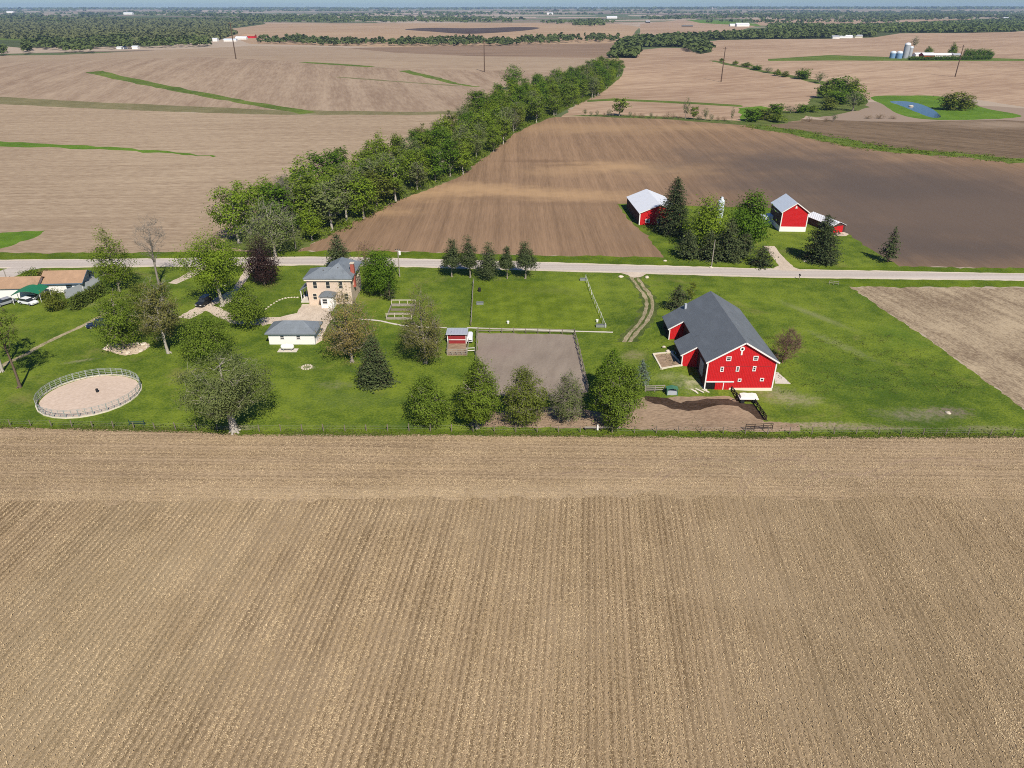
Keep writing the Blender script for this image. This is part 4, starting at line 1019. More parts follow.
# shade of the left long side, put into the colour of darker panels
m = MB(); m.box(-.03, .18, .4, -.003, 6.36, EB - .2); m.build('side_wall_shade', 'siding_dark_and_shade', barn)
m = MB(); m.box(-.03, 12.04, .9, -.003, 18.16, EB - .2); m.build('side_wall_shade', 'siding_dark_and_shade', barn)
for a, b in EXT: MB().box(-XE - .03, a + .02, .4, -XE - .003, b - .02, EB - rt * XE - .25).build('side_wall_shade', 'siding_dark_and_shade', barn)
# pale sliding door and openings on the shaded long side
MB().box(-.09, 2.0, 1.7, -.034, 4.4, 4.4).build('side_door', 'grey_board', barn)
for a, b in EXT:
    MB().box(-XE - .06, a + 1.2, 1.9, -XE - .034, b - 1.2, 3.2).build('side_opening', 'dark_opening', barn)
MB().box(-.06, 13.2, 1.9, -.034, 16.8, 4.2).build('side_opening', 'dark_opening', barn)
m = MB(); m.box(.7, LB * .93, 6.2, 1.1, LB * .96, 7.4); m.build('flue', 'metal_grey', barn)

# ---- pine board frame of the sand bed and concrete by the barn
corners = [P(653.2, 354.7), P(670.8, 353.0), P(682.3, 365.6), P(661.2, 369.4)]
m = MB()
for i in range(4):
    a, b = corners[i], corners[(i + 1) % 4]; m.bar((a[0], a[1], a[2] + .12), (b[0], b[1], b[2] + .12), .28, .34)
tag(m.build('sandbox', 'pale_wood'), 'pale timber frame around the brown sand bed left of the big barn', 'timber frame')

# ---- brick house
H0 = (-46.2, 150.4, 0.0)
house = thing('brick_house', 'two storey tan brick house with dark hipped roof and red chimney beside the drive', 'house', H0)
m = MB(); m.box(0, 0, -.2, 9.9, 5.9, 6.1); m.box(3.6, 5.88, -.2, 9.9, 10.6, 6.1); m.build('wall', 'brick', house)
m = MB(); m.box(-.42, -.42, 5.72, 10.32, 6.3, 6.12); m.box(3.2, 6.31, 5.72, 10.32, 11.0, 6.12); m.build('fascia', 'cream', house)
m = MB(); hip(m, 0, 0, 9.9, 5.9, 6.36, 7.9, .55); hip(m, 3.6, .3, 9.88, 10.6, 6.363, 8.75, .53); m.build('roof', 'slate_roof_blue', house)
ch = MB().box(9.6, 2.5, 3.2, 10.4, 3.5, 8.7).build('chimney', 'chimney_brick', house)
MB().box(9.53, 2.43, 8.7, 10.47, 3.57, 8.88).build('chimney_cap', 'limestone', ch)
for x in (1.85, 4.75, 7.6): window_part(house, x - .42, x + .42, 3.9, 5.35, 0.0, frame='cream', fw=.09)
for x in (1.5, 8.6): window_part(house, x - .4, x + .4, 1.2, 2.6, 0.0, frame='cream', fw=.09)
for y in (3.0, 5.2, 8.0): window_part(house, y - .42, y + .42, 3.9, 5.3, 9.9, frame='cream', fw=.09, face='x+')
for x, y, z in ((3.6, 1.9, 7.3), (4.9, 1.9, 7.3), (6.9, 2.2, 7.75), (8.0, 2.2, 7.2)): MB().tube((x, y, z - .8), (x, y, z + .25), .13).build('roof_vent', 'dark_wood', house)
m = MB(); m.prism([(-2.2, 1.0, 2.75), (-.01, 1.0, 4.1), (-.01, 1.0, 4.25), (-2.2, 1.0, 2.95)], (0, 4.6, 0)); po = m.build('porch', 'slate_roof_blue', house)
for y in (1.25, 3.2, 5.3): MB().box(-2.05, y - .09, .3, -1.87, y + .09, 2.8).build('post', 'trim_white', po)
MB().box(-2.2, 1.0, -.05, -.02, 5.6, .3).build('deck', 'concrete', po)
MB().box(-.06, 2.1, .31, -.004, 4.4, 2.5).build('doorway', 'dark_opening', house)
e = MB().box(3.3, -2.3, -.1, 6.2, -.01, 2.6).build('entry', 'white_wall', house)
m = MB(); hip(m, 3.3, -2.3, 6.2, -.05, 2.85, 3.75, .3); m.build('entry_roof', 'slate_roof', e)
window_part(house, 3.75, 4.75, 1.1, 2.15, -2.3, frame='trim_white', fw=.1, name='entry_window')
MB().box(5.2, -2.36, .05, 5.95, -2.304, 2.1).build('door', 'trim_white', e)
m = MB(); m.box(5.0, -3.3, -.05, 6.2, -2.38, .2); m.box(5.0, -4.1, -.05, 6.2, -3.3, .08); m.build('step', 'concrete', house)

# ---- garage
G0 = (-48.75, 128.75, 0.0)
gar = thing('garage', 'long low white garage with dark hipped roof below the brick house', 'garage', G0)
MB().box(0, 0, -.1, 9.2, 5.2, 2.35).build('wall', 'white_wall', gar)
m = MB(); hip(m, 0, 0, 9.2, 5.2, 2.58, 4.15, .5, .26); m.build('roof', 'slate_roof_blue', gar)
for X in (2.75, 6.0): window_part(gar, X - .35, X + .35, 1.25, 1.85, 0.0, frame='trim_white', fw=.06)
MB().box(-.05, 1.4, .0, -.003, 4.0, 2.1).build('door', 'dark_opening', gar)
MB().box(9.203, 1.0, 0, 9.26, 4.2, 2.1).build('garage_door', 'trim_white', gar)

# ---- propane tank behind the garage
T0 = P(288, 350.5)
tk = thing('propane_tank', 'white propane tank on short legs on a pale pad behind the garage', 'propane tank', T0)
m = MB(); pr = [(.03, -1.32), (.28, -1.25), (.45, -1.08), (.52, -.85), (.52, .85), (.45, 1.08), (.28, 1.25), (.03, 1.32)]
m.lathe(pr, 18); m.v = [(z, y, x + .85) for x, y, z in m.v]; m.build('tank', 'tank_white', tk)
for x in (-.75, .75): MB().box(x - .08, -.4, 0, x + .08, .4, .42).build('leg', 'steel', tk)
MB().lathe([(.2, 1.3), (.2, 1.48), (.02, 1.56)], 12).build('dome', 'tank_white', tk)
MB().box(-1.9, -.8, -.1, 1.9, .8, .07).build('pad', 'concrete', tk)

# ---- red shelter with open pen
pR = P(447.5, 343.5)
sh = thing('shelter', 'small red shelter with grey metal roof and fenced dirt pen beside the olive tree', 'shed', pR)
wS = 19.0 / ppm(pR)
MB().box(0, 0, -.1, wS, 3.2, 1.75).build('wall', 'barn_red_dull', sh)
m = MB(); m.prism([(-.25, -.35, 2.05), (-.25, 3.6, 1.75), (-.25, 3.6, 1.87), (-.25, -.35, 2.17)], (wS + .5, 0, 0)); m.build('roof', 'metal_grey', sh)
piece('rail', sh, .145, -.08, .78, wS - .145, -.003, .92); piece('corner_board', sh, -.03, -.1, -.1, .14, -.002, 1.74); piece('corner_board', sh, wS - .14, -.1, -.1, wS + .03, -.002, 1.74)
fp = thing('pen_fence', 'grey rail fence around the small dirt pen below the red shelter', 'fence', P(447.3, 355))
dy = pR[1] - P(447.3, 355)[1]
for x in np.linspace(0, wS, 5):
    MB().box(x - .07, -.07, -.2, x + .07, .07, 1.3).build('post', 'grey_wood', fp)
m = MB()
for z in (.45, .85, 1.2): m.box(-.1, -.11, z - .07, wS + .1, -.072, z + .07)
m.build('rail', 'grey_wood', fp)
m = MB()
for z in (.45, .85, 1.2): m.box(wS + .072, 0, z - .07, wS + .11, dy - .2, z + .07); m.box(-.11, 0, z - .07, -.072, dy - .2, z + .07)
m.build('rail', 'grey_wood', fp)
# white stock trailer beside it
p = P(470, 342.5)
tr = thing('trailer', 'little white box trailer parked at the end of the red shelter', 'trailer', p)
m = MB(); m.prism([(-.55, -.7, .45), (.55, -.7, .45), (.55, -.7, 1.5), (.3, -.7, 1.75), (-.3, -.7, 1.75), (-.55, -.7, 1.5)], (0, 2.2, 0)); m.build('body', 'paint_white', tr)
MB().box(-.4, -.73, .6, .4, -.703, .85).build('tail_panel', 'rubber', tr)
for x in (-.6, .6): MB().tube((x - .06, .5, .3), (x + .06, .5, .3), .3, n=14).build('wheel', 'rubber', tr)

# ---- left farm barn across the road
h0 = P(638.8, 224.9)
lb = thing('barn', 'dark red barn with white metal roof beside the tall spruce across the road', 'barn', h0, math.radians(2.5))
w_, l_, e_, r_ = 12.5, 20.5, 3.75, 6.2
MB().prism([(0, 0, -.3), (w_, 0, -.3), (w_, 0, e_), (w_ / 2, 0, r_), (0, 0, e_)], (0, l_, 0)).build('wall', 'barn_red', lb)
m = MB()
for xa, xb in ((-.3, w_ / 2), (w_ + .3, w_ / 2 + .001)):
    za = e_ - .3 * (r_ - e_) / (w_ / 2); m.prism([(xa, -.3, za), (xb, -.3, r_), (xb, -.3, r_ + .12), (xa, -.3, za + .12)], (0, l_ + .6, 0))
m.build('roof', 'metal_white', lb)
piece('corner_board', lb, -.06, -.08, -.2, .26, -.003, e_ - .1); piece('rake_board', lb, (-.3, -.34, e_ - .1), (w_ / 2, -.34, r_ + .03), .05, .24, bar=True); piece('rake_board', lb, (w_ / 2, -.34, r_ + .03), (w_ + .3, -.34, e_ - .1), .05, .24, bar=True)
MB().box(-.03, .02, -.2, -.003, l_ - .02, e_ - .15).build('side_wall_shade', 'siding_dark_and_shade', lb)  # brown boards, coloured darker still for the shade on this side
for x in (2.6, 6.4): window_part(lb, x - .5, x + .5, .9, 1.7, 0.0, fw=.18)

# ---- right farm barn
h0 = P(779.1, 231.4)
rb = thing('barn', 'bright red barn with white metal roof and white foundation across the road', 'barn', h0, math.radians(-3))
w_, l_, e_, r_ = 7.7, 11.5, 5.9, 8.55
MB().prism([(0, 0, 1.5), (w_, 0, 1.5), (w_, 0, e_), (w_ / 2, 0, r_), (0, 0, e_)], (0, l_, 0)).build('wall', 'barn_red', rb)
MB().box(-.05, -.05, -.4, w_ + .05, l_ + .05, 1.495).build('foundation', 'white_wall', rb)
m = MB()
for xa, xb in ((-.35, w_ / 2), (w_ + .35, w_ / 2 + .001)):
    za = e_ - .35 * (r_ - e_) / (w_ / 2); m.prism([(xa, -.35, za), (xb, -.35, r_), (xb, -.35, r_ + .12), (xa, -.35, za + .12)], (0, l_ + .7, 0))
m.build('roof', 'metal_blue_white', rb)
piece('corner_board', rb, -.08, -.09, 1.5, .2, -.003, e_ - .15); piece('corner_board', rb, w_ - .2, -.09, 1.5, w_ + .08, -.003, e_ - .15)
piece('rake_board', rb, (-.35, -.39, e_ - .2), (w_ / 2, -.39, r_ + .03), .05, .26, bar=True); piece('rake_board', rb, (w_ / 2, -.39, r_ + .03), (w_ + .35, -.39, e_ - .2), .05, .26, bar=True)
MB().prism([(w_ / 2 - .4, -.1, 7.0), (w_ / 2 + .25, -.1, 7.0), (w_ / 2 + .05, -.1, 7.75), (w_ / 2 - .15, -.1, 7.75)], (0, .09, 0)).build('hay_hood', 'trim_white', rb)
MB().box(-.03, .02, 1.51, -.003, l_ - .02, e_ - .2).build('side_wall_shade', 'siding_dark_and_shade', rb)  # brown siding with the shade of this wall painted in
MB().box(-.08, 4.5, 1.6, -.034, 7.5, 4.6).build('side_door', 'siding_dark_and_shade', rb)
MB().box(-.12, 3.4, 4.65, -.034, 8.6, 4.8).build('door_track', 'trim_white', rb)
m = MB(); m.prism([(-3.2, 7.6, -.2), (-.06, 7.6, -.2), (-.06, 7.6, 2.7), (-3.2, 7.6, 2.2)], (0, 3.6, 0)); m.build('lean_to', 'metal_blue_white', rb)

# ---- low shed to its right
a = P(805.5, 222.5); b = P(838, 236)
ang = math.atan2(b[1] - a[1], b[0] - a[0])
ls_ = thing('shed', 'low white-roofed red shed running diagonally right of the red gable barn', 'shed', (a[0], a[1], a[2]), ang)
L_ = math.hypot(b[0] - a[0], b[1] - a[1]) * .8
MB().prism([(0, 0, -.2), (0, 4.6, -.2), (0, 4.6, 2.1), (0, 2.3, 3.1), (0, 0, 2.1)], (L_, 0, 0)).build('wall', 'siding_dark_and_shade', ls_)
m = MB()
for ya, yb in ((-.25, 2.3), (4.85, 2.301)): m.prism([(-.25, ya, 2.0), (-.25, yb, 3.12), (-.25, yb, 3.22), (-.25, ya, 2.1)], (L_ + .5, 0, 0))
m.build('roof', 'metal_white', ls_)
m = MB(); m.box(L_ + .004, .6, 0, L_ + .06, 3.8, 2.0); m.build('door', 'barn_red', ls_)

# ---- little grain bin showing between the trees
p = P(718.5, 224)
gb = thing('grain_bin', 'slender white grain bin with conical cap showing between the farm trees', 'grain bin', p)
hb_ = height_to(p, 197)
MB().lathe([(.95, -.2), (.95, hb_ * .86), (.4, hb_ * .95), (.4, hb_), (.05, hb_ + .1)], 20).build('body', 'metal_blue_white', gb)
# ---- neighbour's place at the left edge
N0 = (-110.9, 157.4, 0)
nh = thing('house', 'white neighbour house with tan shingle roof and blue-grey trim behind the grey fence', 'house', N0, math.radians(4))
w_, l_, e_, r_ = 9.2, 6.4, 2.6, 4.35
MB().prism([(0, 0, -.2), (0, l_, -.2), (0, l_, e_), (0, l_ / 2, r_), (0, 0, e_)], (w_, 0, 0)).build('wall', 'white_wall', nh)
m = MB()
for ya, yb in ((-.45, l_ / 2), (l_ + .45, l_ / 2 + .001)):
    za = e_ - .45 * (r_ - e_) / (l_ / 2); m.prism([(-.4, ya, za), (-.4, yb, r_), (-.4, yb, r_ + .14), (-.4, ya, za + .14)], (w_ + .85, 0, 0))
m.build('roof', 'tan_roof', nh)
m = MB()
m.bar((w_ + .48, -.45, e_ - .18), (w_ + .48, l_ / 2, r_ + .02), .06, .3); m.bar((w_ + .48, l_ / 2, r_ + .02), (w_ + .48, l_ + .45, e_ - .18), .06, .3); m.build('rake_board', 'blue_trim', nh)
MB().box(-.4, -.52, e_ - .38, w_ + .46, -.455, e_ - .12).build('gutter', 'blue_trim', nh)
window_part(nh, 1.2, 2.0, 1.1, 2.0, w_, frame='blue_trim', fw=.08, face='x+'); window_part(nh, 4.2, 4.8, 2.2, 2.9, w_, frame='blue_trim', fw=.08, face='x+')
window_part(nh, 5.6, 6.8, 1.1, 2.0, 0.0, frame='blue_trim', fw=.08)
n2 = thing('house', 'tan-roofed low wing of the neighbour place cut off by the left picture edge', 'house', (-121.5, 153.8, 0), math.radians(4))
MB().prism([(0, 0, -.2), (0, 6.0, -.2), (0, 6.0, 2.6), (0, 3.0, 4.1), (0, 0, 2.6)], (11.0, 0, 0)).build('wall', 'white_wall', n2)
m = MB()
for ya, yb in ((-.4, 3.0), (6.4, 3.001)): m.prism([(-.4, ya, 2.4), (-.4, yb, 4.1), (-.4, yb, 4.24), (-.4, ya, 2.54)], (11.8, 0, 0))
m.build('roof', 'tan_roof', n2)
# green-topped carport
cpt = thing('carport', 'arched green-topped carport in front of the tan-roofed neighbour house', 'carport', (-110.6, 150.6, 0), math.radians(8))
ar = [(-3.0 + 6.0 * i / 10, 2.15 + .85 * math.sin(math.pi * i / 10)) for i in range(11)]
MB().prism([(x, 0, z) for x, z in ar] + [(x, 0, z + .06) for x, z in ar[::-1]], (0, 5.2, 0)).build('canopy', 'green_tarp', cpt)
for y in (.15, 2.6, 5.05):
    m = MB()
    for s in (-2.95, 2.95): m.tube((s, y, -.1), (s, y, 2.16), .06)
    for (xa, za), (xb, zb) in zip(ar[:-1], ar[1:]): m.tube((xa, y, za - .05), (xb, y, zb - .05), .05)
    m.build('hoop', 'trim_white', cpt)


def car(name, label, loc, rz, paint, suv=False, group=None):
    t = thing(name, label, 'car', loc, rz, group)
    hb2 = 1.0 if suv else .82; ht2 = 1.75 if suv else 1.42
    side = [(-2.2, .35), (-2.25, .6), (-2.2, hb2 - .08), (-1.2, hb2 + .02), (1.6, hb2 + .04), (2.2, hb2), (2.28, .6), (2.2, .33)]
    m = MB(); m.prism([(x, -.86, z) for x, z in side], (0, 1.72, 0)); m.build('body', paint, t)
    cab = [(-1.05, hb2 + .015), (-.35, ht2), (1.35 if not suv else 1.95, ht2), (1.95 if not suv else 2.15, hb2 + .03)]
    m = MB(); m.prism([(x, -.74, z) for x, z in cab], (0, 1.48, 0)); cb_ = m.build('cabin', 'glass_dark', t)
    m = MB(); m.prism([(cab[1][0] - .08, -.76, ht2 + .003), (cab[2][0] + .05, -.76, ht2 + .003), (cab[2][0] + .02, -.7, ht2 + .06), (cab[1][0] - .02, -.7, ht2 + .06)], (0, 1.46, 0)); m.build('roof', paint, cb_)
    for x in (-1.4, 1.4):
        for y in (-.8, .8):
            w = MB().tube((x, y - .12, .33), (x, y + .12, .33), .34, n=16).build('wheel', 'rubber', t)
            MB().tube((x, y - .13, .33), (x, y + .13, .33), .19, n=12).build('rim', 'steel', w)
    for y in (-.6, .6): MB().box(-2.29, y - .2, .62, -2.2, y + .2, .76).build('headlight', 'tank_white', t)
    return t


car('parked_car', 'white car parked under the green carport', (-110.8, 153.0, 0), math.radians(100), 'paint_white')
car('parked_car', 'silver car parked at the left of the green carport by the picture edge', (-115.6, 150.2, 0), math.radians(60), 'paint_grey')
car('parked_car', 'white car parked on the grass in front of the green carport', P(29, 304), math.radians(160), 'paint_white')
car('parked_car', 'black car parked on the gravel drive under the white-trunked tree', P(204.5, 304.5), math.radians(78), 'paint_black', True)
car('parked_car', 'small navy blue car on the lawn at the edge of the gravel track', P(99, 326.5), math.radians(25), 'paint_navy')

# ------------------------------------------------------------------ fences, poles and small things
def post_fence(name, label, path, spacing, ph=1.2, pr=.06, rails=(), rail_mat='wire', post_mat='post_wood', rail_r=.004, board=None, jitter=.0, group=None, world=False):
    pts = [np.array(p if world else P(*p)[:2]) for p in path]
    o = np.array([pts[0][0], pts[0][1], float(hz(*pts[0]))])
    t = thing(name, label, 'fence', tuple(o), 0, group)
    d = np.r_[0, np.cumsum([np.linalg.norm(b - a) for a, b in zip(pts[:-1], pts[1:])])]
    n = max(2, int(round(d[-1] / spacing)) + 1)
    Q = []
    for i in range(n):
        u = d[-1] * i / (n - 1); x = np.interp(u, d, [q[0] for q in pts]); y = np.interp(u, d, [q[1] for q in pts]); Q.append(np.array([x, y, float(hz(x, y))]) - o)
    pm = None
    for i, q in enumerate(Q):
        if pm is None:
            ob = MB().tube((0, 0, -.25), (.0, 0, ph), pr, pr * .9, 7).build('post', post_mat, t); pm = ob.data
        else: ob = link('post', pm, t)
        ob.location = tuple(q); ob.scale = (1, 1, 1 + random.uniform(-.1, .1)); ob.rotation_euler = (random.uniform(-.05, .05), random.uniform(-.05, .05), i)
    if rails:
        for k, z in enumerate(rails):
            m = MB()
            for a, b in zip(Q[:-1], Q[1:]):
                if board: m.bar((a[0], a[1], a[2] + z), (b[0], b[1], b[2] + z), .05, board)
                else: m.tube((a[0], a[1], a[2] + z), (b[0], b[1], b[2] + z), rail_r, n=4)
            m.build('rail' if board else 'wire', rail_mat, t)
    return t


post_fence('wire_fence', 'long wire fence on weathered posts along the near edge of the farmyard', [(-10, 425), (100, 427.5), (200, 430), (250, 431.5), (330, 431), (420, 431), (512, 432), (580, 432.5)], 3.4, 1.25, .085, (.45, .8, 1.1))
post_fence('wire_fence', 'wire fence on posts along the corral and right lawn edge', [(612, 432.8), (690, 433), (768, 434), (850, 434), (1035, 435.5)], 3.6, 1.25, .085, (.45, .8, 1.1))
post_fence('wire_fence', 'fence of dark posts down the left side of the mown paddock', [(473.5, 283), (472.5, 300), (471, 326)], 2.2, 1.2, .09, (.4, .8, 1.1), rail_r=.03)
post_fence('wire_fence', 'white rail fence down the right side of the mown paddock', [(585.5, 279), (592, 297), (600, 316), (605, 328)], 2.8, 1.1, .055, (1.0,), 'trim_white', 'trim_white', board=.08)
post_fence('paddock_fence', 'rail fence along the right side of the dirt arena', [(574.5, 335), (581, 360), (588, 391)], 2.5, 1.3, .09, (.55, 1.1), 'grey_wood', board=.14)
post_fence('paddock_fence', 'rail fence along the left side of the dirt arena', [(477, 333.5), (476, 360), (474.5, 394)], 2.5, 1.3, .09, (.55, 1.1), 'grey_wood', board=.14)
post_fence('paddock_fence', 'rail fence along the far side of the dirt arena by the path', [(478, 332.6), (540, 333.5), (574, 334.6)], 2.5, 1.2, .09, (.55, 1.05), 'grey_wood', board=.12)
post_fence('corral_fence', 'dark board fence running from the hay wagon down to the corral corner', [(754, 403), (766, 420.5)], 1.5, .95, .09, (.3, .6, .88), 'dark_wood', 'dark_wood', board=.16)
post_fence('corral_fence', 'short dark board fence between barn gable and hay wagon', [(731.5, 391), (738.5, 400.5)], 1.3, .95, .09, (.3, .6, .88), 'dark_wood', 'dark_wood', board=.16)
post_fence('corral_fence', 'grey rail fence left of the green-roofed feeder by the leafy trees', [(645, 392), (655, 391.8), (664, 391.3)], 1.4, 1.35, .09, (.4, .8, 1.2), 'grey_wood', 'grey_wood', board=.16)
post_fence('corral_fence', 'low rusty pipe fence at the corral corner by the field', [(745, 431), (758, 430), (772, 429.5)], 1.6, 1.2, .07, (.4, .8, 1.15), 'dark_wood', 'dark_wood', board=.08)
post_fence('rail_fence', 'short grey rail fence by the road beside the tan field', [(829, 284.5), (838, 285.3)], 1.1, 1.0, .06, (.5, .95), 'grey_wood', 'grey_wood', board=.09)
post_fence('garden_fence', 'small white rail fence at the shelter corner beside the arena', [(466.5, 353), (475, 352.6)], 1.6, 1.2, .08, (.5, 1.05), 'trim_white', 'grey_wood', board=.12)

# neighbour's board fence
a, b = P(66.5, 299), P(101.5, 285.5)
bf = thing('board_fence', 'tall grey board fence between the white house and the clipped hedge', 'fence', a)
dx, dy = b[0] - a[0], b[1] - a[1]
m = MB(); m.bar((0, 0, 1.1), (dx, dy, 1.1), .05, 2.1); m.build('boards', 'grey_board', bf)
L_ = math.hypot(dx, dy); nx, ny = -dy / L_, dx / L_
for i in range(6):
    u = i / 5; MB().box(-.06, -.06, -.2, .06, .06, 1.95).build('post', 'grey_wood', bf, (dx * u - nx * -.1, dy * u - ny * -.1, 0))

# round pen
RC = (-73.7, 107.6); RR = 8.2
rp = thing('round_pen', 'round pen of grey-green rail panels around pale sand', 'pen', (RC[0], RC[1], 0))
NPN = 24
pt = [(RR * math.cos(2 * math.pi * i / NPN), RR * .94 * math.sin(2 * math.pi * i / NPN)) for i in range(NPN)]
for i in range(NPN):
    (x0, y0), (x1, y1) = pt[i], pt[(i + 1) % NPN]
    m = MB()
    for z in (.3, .6, .95, 1.3, 1.5): m.bar((x0, y0, z), (x1, y1, z), .04, .045)
    for u in (.02, .5, .98): m.bar((x0 + (x1 - x0) * u, y0 + (y1 - y0) * u, -.05), (x0 + (x1 - x0) * u, y0 + (y1 - y0) * u + 1e-4, 1.51), .06, .06)
    m.build('panel', 'pen_rail', rp)
m = MB()
for i in range(NPN):
    (x0, y0), (x1, y1) = pt[i], pt[(i + 1) % NPN]; m.bar((x0 * 1.012, y0 * 1.012, .08), (x1 * 1.012, y1 * 1.012, .08), .14, .22)
m.build('kick_board', 'pale_wood', rp)
p = P(97.5, 392)
o = MB().lathe([(.2, 0), (.22, .03), (.22, .3), (.24, .32), (.24, .36), (.22, .38), (.22, .6), (.2, .64)], 14).build('barrel', 'rubber', None, p)
tag(o, 'black barrel standing on the sand inside the round pen', 'barrel')

# jumps and benches
p = P(137, 424.5)
j = thing('jump', 'low green rail jump standing on the grass below the round pen', 'jump', p)
for x in (-1.2, 1.2): MB().box(x - .1, -.3, -.03, x + .1, .3, .08).box(x - .05, -.05, .08, x + .05, .05, .85).build('stand', 'green_dark', j)
MB().tube((-1.25, 0, .55), (1.25, 0, .55), .06).tube((-1.25, 0, .25), (1.25, 0, .25), .06).build('pole', 'green_dark', j)
p = P(597.5, 430)
j = thing('bench', 'long grey plank bench with a white post at the corral edge by the field', 'bench', p)
MB().box(-2.1, -.22, .46, -.25, .22, .54).build('plank', 'grey_wood', j); MB().box(.2, -.22, .46, 2.1, .22, .54).build('plank', 'grey_wood', j)
for x in (-1.95, -.45, .45, 1.95): MB().box(x - .07, -.2, -.1, x + .07, .2, .458).build('leg', 'dark_wood', j)
MB().box(-.14, -.12, -.1, .14, .12, .95).build('post', 'trim_white', j)
# green roofed feeder
p = P(671.5, 394.5)
j = thing('feeder', 'hay feeder with green roof beside the wet corral ground', 'feeder', p)
MB().prism([(-1.0, -.55, 1.25), (0, -.55, 1.45), (1.0, -.55, 1.25), (1.0, -.55, 1.32), (0, -.55, 1.53), (-1.0, -.55, 1.32)], (0, 1.2, 0)).build('roof', 'green_paint', j)
MB().box(-.85, -.4, .1, .85, .45, .75).build('trough', 'grey_board', j)
for x in (-.9, .9):
    for y in (-.45, .5): MB().box(x - .05, y - .05, -.05, x + .05, y + .05, 1.27).build('leg', 'green_paint', j)
# hay wagon
p = P(747.5, 401.5)
j = thing('hay_wagon', 'white flat-bodied hay wagon standing in front of the barn gable', 'wagon', p, math.radians(-2))
MB().box(-1.6, -.75, .75, 1.6, .75, .9).build('bed', 'trim_white', j)
MB().prism([(-1.45, -.62, .905), (1.45, -.62, .905), (1.4, -.62, 1.28), (.7, -.62, 1.40), (0, -.62, 1.33), (-.7, -.62, 1.41), (-1.4, -.62, 1.28)], (0, 1.24, 0)).build('load', 'tank_white', j)
MB().box(-1.3, -.3, .5, 1.3, .3, .74).build('chassis', 'dark_wood', j)
for x in (-1.05, 1.05):
    for y in (-.62, .62): MB().tube((x, y - .08, .36), (x, y + .08, .36), .36, n=14).build('wheel', 'rubber', j)
MB().tube((-1.6, 0, .55), (-2.7, 0, .3), .05).build('drawbar', 'dark_wood', j)
# plank pile by the barn corner: every plank can be lifted off
base = P(693, 390.5)
for i in range(9):
    x, y = base[0] - 1.6 + .42 * i + random.uniform(-.1, .1), base[1] + .5 + random.uniform(-.4, .4)
    an = math.radians(118 + random.uniform(-14, 14)); L = random.uniform(1.3, 1.9)
    z0, z1 = float(hz(x - L * math.cos(an), y - L * math.sin(an))), float(hz(x + L * math.cos(an), y + L * math.sin(an)))
    o = MB().box(-L, -.17, 0, L, .17, .07).build('plank', 'pale_wood', None, (x, y, max((z0 + z1) / 2, float(hz(x, y))) + .12 + .08 * (i % 3)))
    o.rotation_euler = (random.uniform(-.05, .05), -math.atan2(z1 - z0, 2 * L), an)
    tag(o, 'loose pale plank in the scattered heap at the barn front corner', 'plank', 'pale planks heaped at the barn corner')


def boulder_mesh(seed, r):
    rng = np.random.default_rng(seed); m = MB(); pr = [(r * .55, -.3 * r), (r * .95, .0), (r * 1.0, .25 * r), (r * .75, .6 * r), (r * .3, .78 * r)]
    m.lathe(pr, 9); m.v = [(x * rng.uniform(.82, 1.2), y * rng.uniform(.82, 1.2), z * rng.uniform(.85, 1.15)) for x, y, z in m.v]
    me = bpy.data.meshes.new('boulder'); me.from_pydata(m.v, [], m.f); me.materials.append(M['limestone']); me.update(); return me


BM = [boulder_mesh(s, 1.0) for s in range(5)]


def boulder(px, r, label, group=None, cat='boulder', name='boulder'):
    o = link(name, BM[random.randrange(5)], None, P(*px)); o.scale = (r * random.uniform(.9, 1.3), r * random.uniform(.8, 1.1), r * random.uniform(.6, .9)); o.rotation_euler = (0, 0, random.uniform(0, 6.28))
    return tag(o, label, cat, group)


for q in ((108, 345), (113, 344), (118, 345.5), (124, 344.3), (131, 344.8), (137, 343.8), (144, 344.5), (147, 347), (106, 349), (128, 353), (141, 351)):
    boulder(q, random.uniform(.35, .6), 'pale limestone boulder on the rock bed under the dense dark green tree', 'boulders of the rock bed')
for q in ((266, 318.5), (268.5, 316.5), (271, 314.6), (274, 312.8), (276.7, 311), (279.5, 309.6), (282.5, 308.6), (285.5, 307.8), (288.5, 307.3), (291.5, 307), (294.5, 306.9), (297.5, 307)):
    p0 = q[1] - 9.5
    boulder((q[0], p0), .26, 'small white edging stone in the curved line on the house lawn', 'white edging stones on the house lawn', 'stone', 'edging_stone')
boulder((621, 277), .6, 'white rock left of the barn track at the road', None, 'rock')
boulder((647, 277.5), .6, 'white rock right of the barn track at the road', None, 'rock')
boulder((711, 267.5), .55, 'pale rock at the foot of the small pole before the farm trees', None, 'rock')
boulder((665, 261), .5, 'white rock at the field corner by the left farm lot', None, 'rock')
boulder((805, 261.5), .5, 'white rock left of the wide dark conifer', None, 'rock')
boulder((948, 413), .45, 'white stone in the bare dirt patch on the right lawn', None, 'stone')
for q in ((686, 383), (690, 379), (683, 388), (697, 382), (689, 390), (700, 386)): boulder(q, random.uniform(.3, .5), 'rough pale rock in the weedy heap beside the barn front corner', 'rocks heaped by the barn corner', 'rock')
for q in ((668, 351), (664, 347), (672, 352), (677, 353.5), (681, 354)): boulder(q, .4, 'flat pale rock along the shaded wall of the barn extension', 'flat rocks by the barn extension', 'rock')
# limestone ring
p = P(307, 367.5)
m = MB()
for i in range(12):
    t_ = i / 12 * 6.283; m.box(.9 * math.cos(t_) - .14, .9 * math.sin(t_) - .14, -.05, .9 * math.cos(t_) + .14, .9 * math.sin(t_) + .14, .2)
tag(m.build('fire_ring', 'limestone', None, p), 'ring of pale stones on the lawn below the garage', 'fire ring')
